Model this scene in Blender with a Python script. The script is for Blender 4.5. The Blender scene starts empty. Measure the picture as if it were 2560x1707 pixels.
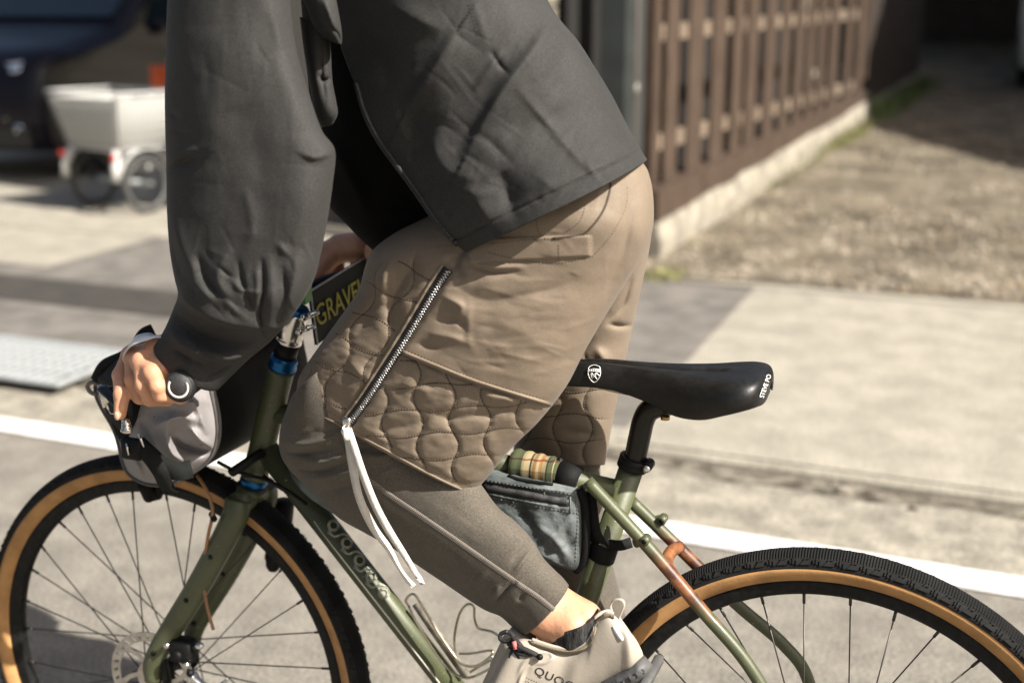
import bpy, bmesh, math, random
import numpy as np
from mathutils import Vector, Matrix, kdtree

# ------------------------------------------------------------------ camera, sky, sun, exposure
scene = bpy.context.scene
R = math.radians
FPX = 3200.0                                   # focal length in pixels of the 2560 px photograph (45 mm)
YAW, PITCH = -0.3584, 0.2517
CAM = np.array([.1365, -1.5687, 1.3724])
CF = np.array([math.sin(YAW)*math.cos(PITCH), math.cos(YAW)*math.cos(PITCH), -math.sin(PITCH)])
CR = np.array([math.cos(YAW), -math.sin(YAW), 0.0])
CU = np.cross(CR, CF)
cd = bpy.data.cameras.new('camera'); cam = bpy.data.objects.new('camera', cd)
scene.collection.objects.link(cam); scene.camera = cam
cd.sensor_width = 36.0; cd.lens = 45.0; cd.clip_start = .05; cd.clip_end = 400
cam.matrix_world = Matrix(((CR[0], CU[0], -CF[0], CAM[0]), (CR[1], CU[1], -CF[1], CAM[1]),
                           (CR[2], CU[2], -CF[2], CAM[2]), (0, 0, 0, 1)))
cd.dof.use_dof = True; cd.dof.focus_distance = 1.66; cd.dof.aperture_fstop = 2.7; cd.dof.aperture_blades = 0

SUN_AZ = math.atan2(-.30, 1.0)                 # direction TOWARDS the sun on the ground (x, y)
SUN_EL = R(42)
sd = Vector((math.cos(SUN_AZ)*math.cos(SUN_EL), math.sin(SUN_AZ)*math.cos(SUN_EL), math.sin(SUN_EL)))
world = bpy.data.worlds.new('World'); scene.world = world; world.use_nodes = True
wn = world.node_tree.nodes; wl = world.node_tree.links
sky = wn.new('ShaderNodeTexSky'); sky.sky_type = 'NISHITA'; sky.sun_disc = False
sky.dust_density = 5.0; sky.ozone_density = .6; sky.sun_elevation = SUN_EL; sky.sun_rotation = math.atan2(sd.x, sd.y)
bg = wn['Background']; bg.inputs['Strength'].default_value = .05
wl.new(sky.outputs[0], bg.inputs['Color'])
sl = bpy.data.lights.new('sun', 'SUN'); sun = bpy.data.objects.new('sun', sl); scene.collection.objects.link(sun)
sl.energy = 5.0; sl.angle = R(.53); sl.color = (1, .945, .87)
sun.rotation_euler = sd.to_track_quat('Z', 'Y').to_euler()
sun.location = (3, -3, 8)
vs = scene.view_settings
vs.view_transform = 'Standard'; vs.look = 'None'; vs.exposure = 1.2; vs.gamma = 1; vs.use_curve_mapping = False
scene.cycles.max_bounces = 6; scene.cycles.diffuse_bounces = 3

rng = np.random.default_rng(7); random.seed(7)
SC = 2560/2352.0                               # traced points are given in a 2352 px wide copy of the photograph

# ------------------------------------------------------------------ geometry helpers
def ray(x, y):
    return CF + CR*((x*SC-1280)/FPX) - CU*((y*SC-853.5)/FPX)
def B(x, y, lat=0.0):
    """the point of the upright plane `lat` metres to the rider's left of the bicycle that the photo shows at x, y"""
    d = ray(x, y); return CAM + d*((-lat-CAM[1])/d[1])
def BA(px, py, lat):
    px = np.asarray(px, float); py = np.asarray(py, float); lat = np.asarray(lat, float)
    d = CF + CR*((px[..., None]*SC-1280)/FPX) - CU*((py[..., None]*SC-853.5)/FPX)
    return CAM + d*(((-lat-CAM[1])/d[..., 1])[..., None])
def G(x, y, z=0.0):
    d = ray(x, y); return CAM + d*((z-CAM[2])/d[2])
def project(P):
    d = np.asarray(P)-CAM; z = d@CF
    return np.stack([(1280+FPX*(d@CR)/z)/SC, (853.5-FPX*(d@CU)/z)/SC], -1)

COL = scene.collection
def link(o, parent=None):
    COL.objects.link(o)
    if parent is not None:
        o.parent = parent
        o.matrix_parent_inverse = Matrix.Translation(-WL[parent.name]) if parent.type == 'EMPTY' else Matrix()
    return o
WL = {}
def wloc(o):
    return WL.get(o.name, Vector((0, 0, 0)))
def thing(name, label, cat, loc=(0, 0, 0), group=None):
    o = bpy.data.objects.new(name, None); COL.objects.link(o)
    o.location = loc; o.empty_display_size = .05; WL[o.name] = Vector(loc)
    o['label'] = label; o['category'] = cat
    if group: o['group'] = group
    return o
def tag(o, label=None, cat=None, group=None, kind=None):
    if label: o['label'] = label
    if cat: o['category'] = cat
    if group: o['group'] = group
    if kind: o['kind'] = kind
    return o
def mesh_data(name, v, f, mat=None, smooth=True):
    me = bpy.data.meshes.new(name)
    if isinstance(v, np.ndarray): v = v.reshape(-1, 3).tolist()
    if isinstance(f, np.ndarray): f = f.tolist()
    me.from_pydata([tuple(p) for p in v], [], f); me.validate(); me.update()
    if smooth: me.polygons.foreach_set('use_smooth', [True]*len(me.polygons))
    if mat is not None: me.materials.append(mat)
    return me
def obj(name, v, f, mat, parent=None, smooth=True):
    o = bpy.data.objects.new(name, mesh_data(name, v, f, mat, smooth))
    return link(o, parent)
def inst(name, me, parent, mw):
    """another object that shares mesh data, placed by a world matrix"""
    o = bpy.data.objects.new(name, me); link(o, parent); o.matrix_basis = mw; return o

class MB:
    """collects shapes that belong to one mesh"""
    def __init__(s): s.v = []; s.f = []
    def add(s, v, f):
        n = len(s.v); s.v += [tuple(p) for p in (v.reshape(-1, 3) if isinstance(v, np.ndarray) else v)]
        s.f += [tuple(int(i)+n for i in q) for q in f]; return s
    def box(s, x0, x1, y0, y1, z0, z1):
        v = [(x, y, z) for x in (x0, x1) for y in (y0, y1) for z in (z0, z1)]
        return s.add(v, [(0,1,3,2), (4,6,7,5), (0,4,5,1), (2,3,7,6), (0,2,6,4), (1,5,7,3)])
    def bbox(s, x0, x1, y0, y1, z0, z1, b=.004):
        """box with chamfered edges"""
        bm = bmesh.new(); bmesh.ops.create_cube(bm, size=1)
        for w in bm.verts:
            w.co = Vector(((x0+x1)/2+w.co.x*(x1-x0), (y0+y1)/2+w.co.y*(y1-y0), (z0+z1)/2+w.co.z*(z1-z0)))
        bmesh.ops.bevel(bm, geom=bm.edges[:], offset=min(b, .45*min(x1-x0, y1-y0, z1-z0)), segments=1, affect='EDGES')
        bm.verts.index_update(); s.add([w.co[:] for w in bm.verts], [[w.index for w in q.verts] for q in bm.faces]); bm.free(); return s
    def tube(s, pts, r, seg=12, cap=True, up=None, sx=1.0):
        v, f = tube(pts, r, seg, cap, up, sx); return s.add(v, f)
    def ball(s, c, r, seg=10):
        v = []; f = []
        rr = r if hasattr(r, '__len__') else (r, r, r)
        for i in range(seg//2+1):
            t = math.pi*i/(seg//2)
            for j in range(seg):
                p = 2*math.pi*j/seg
                v.append((c[0]+rr[0]*math.sin(t)*math.cos(p), c[1]+rr[1]*math.sin(t)*math.sin(p), c[2]+rr[2]*math.cos(t)))
        for i in range(seg//2):
            for j in range(seg):
                f.append((i*seg+j, (i+1)*seg+j, (i+1)*seg+(j+1) % seg, i*seg+(j+1) % seg))
        return s.add(v, f)
    def build(s, name, mat, parent=None, smooth=True): return obj(name, s.v, s.f, mat, parent, smooth)

def tube(pts, r, seg=12, cap=True, up=None, sx=1.0):
    P = np.array(pts, float); n = len(P); rr = np.full(n, r) if np.isscalar(r) else np.array(r, float)
    T = np.gradient(P, axis=0); T /= np.linalg.norm(T, axis=1)[:, None]+1e-12
    a = np.array(up if up is not None else (0, 1, 0), float)
    if up is None and abs(T[0]@a) > .9: a = np.array((0, 0, 1.0))
    v = []; N = a-T[0]*(a@T[0]); N /= np.linalg.norm(N)
    ang = np.arange(seg)*2*math.pi/seg
    for i in range(n):
        N = N-T[i]*(N@T[i]); N /= np.linalg.norm(N); Bn = np.cross(T[i], N)
        v.append(P[i]+rr[i]*(np.cos(ang)[:, None]*N+sx*np.sin(ang)[:, None]*Bn))
    f = [(i*seg+j, i*seg+(j+1) % seg, (i+1)*seg+(j+1) % seg, (i+1)*seg+j) for i in range(n-1) for j in range(seg)]
    if cap: f += [tuple(range(seg))[::-1], tuple(range((n-1)*seg, n*seg))]
    return np.concatenate(v), f
def spline(pts, m=8):
    """Catmull-Rom through the points"""
    P = np.array(pts, float); n = len(P)
    Q = np.vstack([2*P[0]-P[1], P, 2*P[-1]-P[-2]]); out = []
    for i in range(1, n):
        for k in range(m):
            t = k/m; a, b, c, d = Q[i-1], Q[i], Q[i+1], Q[i+2]
            out.append(.5*((2*b)+(-a+c)*t+(2*a-5*b+4*c-d)*t*t+(-a+3*b-3*c+d)*t**3))
    out.append(P[-1]); return np.array(out)
def lathe(prof, c, axis=(0, 1, 0), seg=48, closed=False):
    """profile of (radius, along axis) turned about axis through c"""
    ax = Vector(axis).normalized(); u = ax.orthogonal().normalized(); w = ax.cross(u)
    u, w, ax = np.array(u), np.array(w), np.array(ax); c = np.array(c, float); n = len(prof); v = []
    for j in range(seg):
        a = 2*math.pi*j/seg; e = u*math.cos(a)+w*math.sin(a)
        for (r, h) in prof: v.append(c+e*r+ax*h)
    f = []; m = n if closed else n-1
    for j in range(seg):
        for i in range(m):
            f.append((j*n+i, j*n+(i+1) % n, ((j+1) % seg)*n+(i+1) % n, ((j+1) % seg)*n+i))
    return v, f
def grid_faces(nr, nc, wrap=False, off=0):
    i = np.arange(nr-1)[:, None]; j = np.arange(nc if wrap else nc-1)[None, :]; k = (j+1) % nc
    return (np.stack(np.broadcast_arrays(i*nc+j, i*nc+k, (i+1)*nc+k, (i+1)*nc+j), -1).reshape(-1, 4)+off)

def vnoise(x, y, seed=0):
    """smooth 2D value noise, -1..1"""
    g = np.random.default_rng(seed).uniform(-1, 1, (128, 128))
    xi = np.floor(x).astype(int); yi = np.floor(y).astype(int); fx = x-xi; fy = y-yi
    fx = fx*fx*fx*(fx*(fx*6-15)+10); fy = fy*fy*fy*(fy*(fy*6-15)+10)
    a = g[xi % 128, yi % 128]; b = g[(xi+1) % 128, yi % 128]; c = g[xi % 128, (yi+1) % 128]; d = g[(xi+1) % 128, (yi+1) % 128]
    return (a*(1-fx)+b*fx)*(1-fy)+(c*(1-fx)+d*fx)*fy
def fbm(x, y, seed=0, oc=4, gain=.5):
    s = 0; a = 1.0
    for k in range(oc): s = s+a*vnoise(x*2**k+17.3*k, y*2**k+5.1*k, seed+k); a *= gain
    return s
def smst(a, b, x):
    t = np.clip((x-a)/(b-a), 0, 1); return t*t*(3-2*t)

def folds(px, py, strokes):
    """cloth folds: each stroke is (points, width on its left, width on its right, height in metres)"""
    H = np.zeros_like(px)
    for (pts, w1, w2, amp) in strokes:
        P = spline(pts, 6) if len(pts) > 2 else np.array(pts, float)
        best = np.full(px.shape, 1e9); sg = np.zeros_like(px); along = np.zeros_like(px)
        L = np.concatenate([[0], np.cumsum(np.hypot(*np.diff(P, axis=0).T))])
        for k in range(len(P)-1):
            a = P[k]; e = P[k+1]-a; l2 = e@e+1e-9
            t = np.clip(((px-a[0])*e[0]+(py-a[1])*e[1])/l2, 0, 1)
            dx = px-a[0]-t*e[0]; dy = py-a[1]-t*e[1]; d = np.hypot(dx, dy); m = d < best
            best = np.where(m, d, best); sg = np.where(m, e[0]*dy-e[1]*dx, sg); along = np.where(m, (L[k]+t*math.sqrt(l2))/L[-1], along)
        w = np.where(sg > 0, w2, w1)
        H += amp*np.exp(-(best/w)**1.5)*np.clip(np.sin(np.pi*np.clip(along*.94+.03, 0, 1)), 0, 1)**.6
    return H

def creases(box, n, ang, spread, lmin, lmax, w, amp, seed):
    """fine irregular creases as extra fold strokes"""
    r = random.Random(seed); out = []
    for _ in range(n):
        x, y = r.uniform(box[0], box[1]), r.uniform(box[2], box[3]); a = R(ang+r.gauss(0, spread)); l = r.uniform(lmin, lmax); k = r.choice((-1, 1))*r.uniform(.4, 1.0)
        out.append(([(x, y), (x+l*math.cos(a), y+l*math.sin(a))], w*r.uniform(.6, 1.3), w*r.uniform(.6, 1.8), amp*k))
    return out

class Garment:
    """cloth tube: rows of (left edge, right edge, lateral centre, half thickness, sag) traced over the rider"""
    def __init__(s, rows, nv, nt, height=None, th0=0.0, power=.85, back=1.0):
        Lp = np.array([r[0] for r in rows], float); Rp = np.array([r[1] for r in rows], float)
        q = np.array([[r[2], r[3]] for r in rows], float)
        sg = np.array([r[4] if len(r) > 4 else (0, 0) for r in rows], float)
        A = np.hstack([Lp, Rp, q, sg]); n = len(rows)
        # even spacing along the mid line
        Sx = spline(A, 24); mid = (Sx[:, 0:2]+Sx[:, 2:4])/2
        le = np.hypot(*np.diff(mid, axis=0).T)+.35*(np.hypot(*np.diff(Sx[:, 0:2], axis=0).T)+np.hypot(*np.diff(Sx[:, 2:4], axis=0).T))
        c = np.concatenate([[0], np.cumsum(le)]); tt = np.linspace(0, c[-1], nv)
        W = np.stack([np.interp(tt, c, Sx[:, k]) for k in range(8)], 1)
        th = np.linspace(th0, 2*math.pi-th0, nt, endpoint=(th0 > 0)); s.wrap = th0 == 0
        a = (math.cos(th0)-np.cos(th))/(math.cos(th0)+1); sn = np.sin(th)
        sh = np.sign(sn)*np.abs(sn)**power*np.where(sn < 0, back, 1)
        px = W[:, 0:1]*(1-a)+W[:, 2:3]*a+W[:, 6:7]*sn; py = W[:, 1:2]*(1-a)+W[:, 3:4]*a+W[:, 7:8]*sn
        lat = W[:, 4:5]+W[:, 5:6]*sh
        s.nv, s.nt = nv, nt; s.front = sn >= -.02
        if height is not None:
            fw = smst(-.05, .25, np.broadcast_to(sn, px.shape))
            lat = lat+height(px, py)*fw
        s.px, s.py, s.lat = px, py, lat
        s.v = BA(px, py, lat).reshape(-1, 3); s.f = grid_faces(nv, nt, s.wrap)
        s.kd = None
    def surf(s, x, y):
        if s.kd is None:
            m = s.front; X = s.px[:, m].ravel(); Y = s.py[:, m].ravel(); s.fl = s.lat[:, m].ravel()
            s.kd = kdtree.KDTree(len(X))
            for i in range(len(X)): s.kd.insert((X[i], Y[i], 0), i)
            s.kd.balance()
        r = s.kd.find_n((x, y, 0), 4); w = [1/(q[2]+.3) for q in r]
        return sum(s.fl[q[1]]*k for q, k in zip(r, w))/sum(w)
    def build(s, name, mat, parent, thick=.0018):
        o = obj(name, s.v, s.f, mat, parent)
        if thick:
            md = o.modifiers.new('cloth', 'SOLIDIFY'); md.thickness = thick; md.offset = 0
        return o
def on(g, pts, lift=.001, m=8):
    """photo points laid on a garment, as world points"""
    P = spline(pts, m) if len(pts) > 2 and m else np.array(pts, float)
    return np.array([B(x, y, g.surf(x, y)+lift) for x, y in P])
def stitches(mb, g, pts, dash=5.0, gap=3.2, r=.0006, lift=.0008, m=8):
    P = spline(pts, m) if len(pts) > 2 and m else np.array(pts, float)
    L = np.concatenate([[0], np.cumsum(np.hypot(*np.diff(P, axis=0).T))]); t = 0
    while t+dash < L[-1]:
        q = [(np.interp(t+k*dash/2, L, P[:, 0]), np.interp(t+k*dash/2, L, P[:, 1])) for k in range(3)]
        w = np.array([B(x, y, g.surf(x, y)+lift) for x, y in q]); mb.tube(w, [r*.7, r, r*.7], 4)
        t += dash+gap
    return mb
def ribbon(P, N, w, th=.0012):
    """flat band along points P lying on the surface with normal N"""
    P = np.array(P); N = np.array(N, float); N = np.broadcast_to(N, P.shape) if N.ndim == 1 else N
    T = np.gradient(P, axis=0); T /= np.linalg.norm(T, axis=1)[:, None]; S = np.cross(T, N); S /= np.linalg.norm(S, axis=1)[:, None]
    ww = (np.full(len(P), w) if np.isscalar(w) else np.array(w))[:, None]/2
    v = np.stack([P-S*ww-N*th/2, P+S*ww-N*th/2, P+S*ww+N*th/2, P-S*ww+N*th/2], 1).reshape(-1, 3); n = len(P)
    f = [(i*4+j, i*4+(j+1) % 4, (i+1)*4+(j+1) % 4, (i+1)*4+j) for i in range(n-1) for j in range(4)]+[(3, 2, 1, 0), (n*4-4, n*4-3, n*4-2, n*4-1)]
    return v, f

def sdf_cones(prims, vox, k=.008, pad=.02):
    """one skin round tapered limbs: smooth union of cones (p0, p1, r0, r1), meshed by surface nets"""
    lo = np.min([np.minimum(np.array(a)-ra, np.array(b)-rb) for a, b, ra, rb in prims], axis=0)-pad
    hi = np.max([np.maximum(np.array(a)+ra, np.array(b)+rb) for a, b, ra, rb in prims], axis=0)+pad
    n = np.ceil((hi-lo)/vox).astype(int)+1
    ax = [lo[i]+vox*np.arange(n[i]) for i in range(3)]
    D = np.full(n, 9.0, np.float32)
    for a, b, ra, rb in prims:
        a = np.array(a, float); b = np.array(b, float); m = max(ra, rb)+4*k+2*vox
        l = np.minimum(a, b)-m; h = np.maximum(a, b)+m
        sl_ = tuple(slice(max(0, int((l[i]-lo[i])/vox)), min(n[i], int((h[i]-lo[i])/vox)+2)) for i in range(3))
        X, Y, Z = np.meshgrid(ax[0][sl_[0]], ax[1][sl_[1]], ax[2][sl_[2]], indexing='ij')
        e = b-a; t = np.clip(((X-a[0])*e[0]+(Y-a[1])*e[1]+(Z-a[2])*e[2])/(e@e+1e-12), 0, 1)
        d = (np.sqrt((X-a[0]-t*e[0])**2+(Y-a[1]-t*e[1])**2+(Z-a[2]-t*e[2])**2)-(ra+(rb-ra)*t)).astype(np.float32)
        o = D[sl_]; q = np.clip(.5+.5*(o-d)/k, 0, 1); D[sl_] = np.where(o > 5, d, o*(1-q)+d*q-k*q*(1-q))
    return surface_net(D, lo, vox)
def surface_net(D, lo, vox):
    S = D < 0; nx, ny, nz = D.shape
    num = np.zeros((nx-1, ny-1, nz-1, 3)); cnt = np.zeros((nx-1, ny-1, nz-1))
    cor = [(i, j, k) for i in (0, 1) for j in (0, 1) for k in (0, 1)]
    sub = lambda A, c: A[c[0]:nx-1+c[0], c[1]:ny-1+c[1], c[2]:nz-1+c[2]]
    for a in cor:
        for d in range(3):
            if a[d]: continue
            b = list(a); b[d] = 1; b = tuple(b)
            da, db = sub(D, a), sub(D, b); m = sub(S, a) != sub(S, b)
            t = np.where(m, da/(np.where(m, da-db, 1)), 0)
            for e in range(3): num[..., e] += np.where(m, a[e]+(t if e == d else 0), 0)
            cnt += m
    act = cnt > 0; idx = -np.ones(act.shape, int); idx[act] = np.arange(act.sum())
    ijk = np.argwhere(act); V = lo+vox*(ijk+num[act]/cnt[act][:, None])
    F = []
    for d in range(3):
        sl0 = [slice(0, None)]*3; sl1 = [slice(0, None)]*3; sl0[d] = slice(0, -1); sl1[d] = slice(1, None)
        m = S[tuple(sl0)] != S[tuple(sl1)]; e = np.argwhere(m)
        o = [k for k in range(3) if k != d]
        e = e[(e[:, o[0]] > 0) & (e[:, o[1]] > 0) & (e[:, o[0]] < D.shape[o[0]]-1) & (e[:, o[1]] < D.shape[o[1]]-1)]
        ins = S[tuple(e.T)]
        q = []
        for s0, s1 in ((0, 0), (1, 0), (1, 1), (0, 1)):
            c = e.copy(); c[:, o[0]] -= s0; c[:, o[1]] -= s1; q.append(idx[tuple(c.T)])
        q = np.stack(q, 1); flip = ins if d != 1 else ~ins
        q[flip] = q[flip][:, ::-1]; F.append(q)
    return V, np.vstack(F)

# ------------------------------------------------------------------ materials
def mat(name, col, rough=.6, metal=0.0, var=0.0, vs=20.0, col2=None, bump=0.0, bs=200.0, st=(1, 1, 1), sheen=0.0, spec=.5,
        coat=0.0, spk=0.0, ss=600.0, alpha=1.0, trans=0.0, detail=5.0, lo=.35, hi=.65, rvar=0.0, bdist=.002, sss=0.0):
    m = bpy.data.materials.new(name); m.use_nodes = True; nt = m.node_tree; b = nt.nodes['Principled BSDF']; L = nt.links
    b.inputs['Roughness'].default_value = rough; b.inputs['Metallic'].default_value = metal
    b.inputs['Specular IOR Level'].default_value = spec; b.inputs['Coat Weight'].default_value = coat
    b.inputs['Sheen Weight'].default_value = sheen; b.inputs['Sheen Roughness'].default_value = .5
    b.inputs['Transmission Weight'].default_value = trans; b.inputs['Alpha'].default_value = alpha
    if sss: b.inputs['Subsurface Weight'].default_value = sss; b.inputs['Subsurface Radius'].default_value = (.012, .005, .003); b.inputs['Subsurface Scale'].default_value = .5
    tc = nt.nodes.new('ShaderNodeTexCoord'); mp = nt.nodes.new('ShaderNodeMapping'); mp.inputs['Scale'].default_value = st
    L.new(tc.outputs['Object'], mp.inputs['Vector'])
    c4 = lambda c: (c[0], c[1], c[2], 1)
    out = None
    if var or col2 is not None:
        n = nt.nodes.new('ShaderNodeTexNoise'); n.inputs['Scale'].default_value = vs; n.inputs['Detail'].default_value = detail
        L.new(mp.outputs[0], n.inputs['Vector'])
        r = nt.nodes.new('ShaderNodeValToRGB'); L.new(n.outputs['Fac'], r.inputs[0])
        r.color_ramp.elements[0].position = lo; r.color_ramp.elements[1].position = hi
        a = [x*(1-var) for x in col]; z = col2 if col2 is not None else [x*(1+var) for x in col]
        r.color_ramp.elements[0].color = c4(a); r.color_ramp.elements[1].color = c4(z); out = r.outputs[0]
        if rvar:
            mr = nt.nodes.new('ShaderNodeMapRange'); L.new(n.outputs['Fac'], mr.inputs[0])
            mr.inputs[3].default_value = rough-rvar; mr.inputs[4].default_value = rough+rvar; L.new(mr.outputs[0], b.inputs['Roughness'])
    if spk:
        n = nt.nodes.new('ShaderNodeTexNoise'); n.inputs['Scale'].default_value = ss; n.inputs['Detail'].default_value = 2
        L.new(mp.outputs[0], n.inputs['Vector'])
        mr = nt.nodes.new('ShaderNodeMapRange'); L.new(n.outputs['Fac'], mr.inputs[0])
        mr.inputs[1].default_value = .3; mr.inputs[2].default_value = .7; mr.inputs[3].default_value = 1-spk; mr.inputs[4].default_value = 1+spk
        mx = nt.nodes.new('ShaderNodeMix'); mx.data_type = 'RGBA'; mx.blend_type = 'MULTIPLY'; mx.inputs[0].default_value = 1
        if out is not None: L.new(out, mx.inputs[6])
        else: mx.inputs[6].default_value = c4(col)
        L.new(mr.outputs[0], mx.inputs[7]); out = mx.outputs[2]
    if out is not None: L.new(out, b.inputs['Base Color'])
    else: b.inputs['Base Color'].default_value = c4(col)
    if bump:
        n = nt.nodes.new('ShaderNodeTexNoise'); n.inputs['Scale'].default_value = bs; n.inputs['Detail'].default_value = 3
        L.new(mp.outputs[0], n.inputs['Vector'])
        bp = nt.nodes.new('ShaderNodeBump'); bp.inputs['Strength'].default_value = bump; bp.inputs['Distance'].default_value = bdist
        L.new(n.outputs['Fac'], bp.inputs['Height']); L.new(bp.outputs[0], b.inputs['Normal'])
    return m

# ================================================================== the setting
def RD(s, w, z=0.0):                            # along the road, across it
    return (s, w-.047*s, z)
def strip(name, s0, s1, w0, w1, z, m, n=2, zf=None):
    v = []; f = []
    ss = np.linspace(s0, s1, n); ws = np.linspace(w0, w1, n)
    for a in ss:
        for b in ws: v.append(RD(a, b, z if zf is None else zf(a, b)))
    o = obj(name, v, grid_faces(n, n)[:, ::-1], m, None, False); o['kind'] = 'structure'; return o
M_asph = mat('asphalt', (.175, .160, .134), .9, var=.16, vs=9, spk=.55, ss=130, bump=.6, bs=200, bdist=.004)
M_asph2 = mat('sidewalk asphalt', (.13, .119, .104), .9, var=.25, vs=6, spk=.35, ss=300, bump=.5, bs=300, bdist=.003)
M_conc = mat('concrete', (.265, .244, .198), .9, var=.14, vs=6, spk=.3, ss=110, bump=.4, bs=200, bdist=.003)
M_conc2 = mat('gutter concrete', (.235, .215, .172), .9, var=.25, vs=9, spk=.4, ss=110, bump=.5, bs=200, bdist=.004)
M_white = mat('road paint', (.66, .65, .625), .7, var=.14, vs=18, spk=.12, ss=90, bump=.3, bs=300)
M_grav = mat('gravel ground', (.125, .102, .067), .95, var=.3, vs=3.0, col2=(.20, .168, .116), spk=.5, ss=70, bump=1, bs=60, bdist=.03)
M_moss = mat('moss dirt', (.075, .06, .04), .95, var=.3, vs=14, col2=(.205, .186, .145), lo=.38, hi=.60, detail=8, bump=1, bs=120, bdist=.01)
M_base = mat('wall base concrete', (.225, .203, .16), .9, var=.3, vs=8, spk=.2, ss=80, bump=.5, bs=60, bdist=.006)
M_wood = mat('brown fence wood', (.062, .043, .031), .75, spec=.2, var=.4, vs=9, st=(8, 8, .6), bump=.4, bs=60)
M_rail = mat('sunlit rail wood', (.175, .135, .098), .7, var=.25, vs=9, bump=.4, bs=60)  # paler than the slats: sunlight put into the rails' colour
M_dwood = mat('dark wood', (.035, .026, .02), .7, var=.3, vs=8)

strip('road', -60, 60, -40, 1.93, -.008, M_asph)
strip('road_edge_line', -60, 60, 1.555, 1.675, -.002, M_white)
strip('gutter', -60, 60, 1.66, 2.30, -.005, M_conc2)
# small kerb step with a mossy joint, then the pavement
def kerb(s0, s1, name='kerb'):
    mb = MB(); prof = [(2.17, -.05), (2.17, .012), (2.18, .026), (2.20, .031), (2.32, .032), (2.32, -.05)]
    v = [RD(s, w, z) for s in (s0, s1) for (w, z) in prof]; n = len(prof)
    mb.add(v, [(i, i+1, n+i+1, n+i) for i in range(n-1)]); o = mb.build(name, M_conc, None, False); o['kind'] = 'structure'; return o
kerb(-60, 60)
def wavy(a, b): return .006+.004*math.sin(a*9)+.003*math.sin(a*23)
mo = MB(); xs = np.arange(-6, 6, .04)
w0 = 2.075+.022*np.array([math.sin(x*5)+.7*math.sin(x*13.7) for x in xs])
v = [RD(x, w, -.0025) for x, w in zip(xs, w0)]+[RD(x, 2.172, -.0024) for x in xs]; n = len(xs)
o = mo.add(v, [(i, i+1, n+i+1, n+i) for i in range(n-1)]).build('dirt_in_joint', M_moss, None, False); o['kind'] = 'structure'
strip('pavement', -60, 60, 2.32, 4.78, .030, M_asph2)
strip('concrete_driveway', -.93, 14, 2.19, 4.70, .0335, M_conc)
strip('pavement_back_edge', -60, 14, 4.70, 4.80, .038, M_conc)
strip('forecourt', -60, -1.9, 4.80, 30, .029, M_conc)
strip('shadow_band', -12, -2.9, 3.02, 3.48, .034, mat('shadow band colour', (.034, .030, .025), .9, var=.2, vs=9, spk=.3, ss=200))  # dark band across the pavement: cast shade put into the strip's colour
strip('concrete_apron', -14, -4.62, 3.72, 4.70, .034, M_conc)
def gz(y): return .035+.045*max(0.0, y-4.85)
def GP(x, y):
    d = ray(x, y); k = .045; t = (.035+k*(CAM[1]-4.85)-CAM[2])/(d[2]-k*d[1]); return CAM+d*t
xs = np.linspace(-2.2, 30, 60); ys = np.concatenate([np.linspace(4.80, 14, 90), np.linspace(14.3, 60, 30)])
X, Y = np.meshgrid(xs, ys, indexing='ij')
Z = .035+.045*(Y-4.85)+.012*fbm(X*1.5, Y*1.5, 3)
gr = obj('gravel_lot', np.stack([X, Y-.047*X*0, Z], -1), grid_faces(len(xs), len(ys))[:, ::-1], M_grav); gr['kind'] = 'structure'

# loose stones on the lot and grit along the joint
def stones(name, pts, rmin, rmax, m, label, seed=1):
    r = random.Random(seed); mb = MB()
    ico = bmesh.new(); bmesh.ops.create_icosphere(ico, subdivisions=1, radius=1)
    iv = np.array([w.co[:] for w in ico.verts]); jf = [[w.index for w in q.verts] for q in ico.faces]; ico.free()
    for p in pts:
        s = r.uniform(rmin, rmax); q = iv*np.array([s*r.uniform(.7, 1.3), s*r.uniform(.7, 1.3), s*r.uniform(.4, .8)])
        q = q*(1+.25*np.array([r.uniform(-1, 1) for _ in range(len(iv))])[:, None]); mb.add(q+np.array(p), jf)
    o = mb.build(name, m, None, False); tag(o, label, 'stones', kind='stuff'); return o
pts = []
for k in range(5200):
    y = 4.9+8.5*random.random()**1.6; x = random.uniform(-1.9, 1.4); pts.append((x, y, gz(y)+.004))
M_st1 = mat('lot stones', (.12, .10, .07), .9, var=.3, vs=3, col2=(.36, .315, .25))
M_st2 = mat('lot leaves and pebbles', (.27, .18, .095), .9, var=.3, vs=4, col2=(.34, .30, .24))
stones('lot_gravel', pts[:3600], .008, .022, M_st1, 'grey and tan gravel scattered over the lot')
stones('lot_leaf_litter', pts[3600:], .007, .020, M_st2, 'ochre pebbles and leaf bits over the lot', 3)
pts = [RD(random.uniform(-2, 1.5), random.uniform(2.09, 2.165), -.001) for _ in range(45)]
stones('gutter_grit', pts, .002, .007, mat('grit', (.3, .26, .2), .9, var=.4, vs=60), 'grit lying in the kerb joint', 5)
for (a, b, r_, lb) in ((1938, 1127, .019, 'larger whitish pebble lying in the kerb joint above the rear tyre'), (2101, 1165, .012, 'small pale pebble lying farther right in the kerb joint')):
    p = G(a, b, .004); ico = bmesh.new(); bmesh.ops.create_icosphere(ico, subdivisions=2, radius=r_)
    vv = [(w.co.x*1.4+p[0], w.co.y*.8+p[1], w.co.z*.7+p[2]) for w in ico.verts]; ff = [[w.index for w in q.verts] for q in ico.faces]; ico.free()
    tag(obj('pebble', vv, ff, M_base), lb, 'pebble', 'pebbles in the kerb joint')

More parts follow.
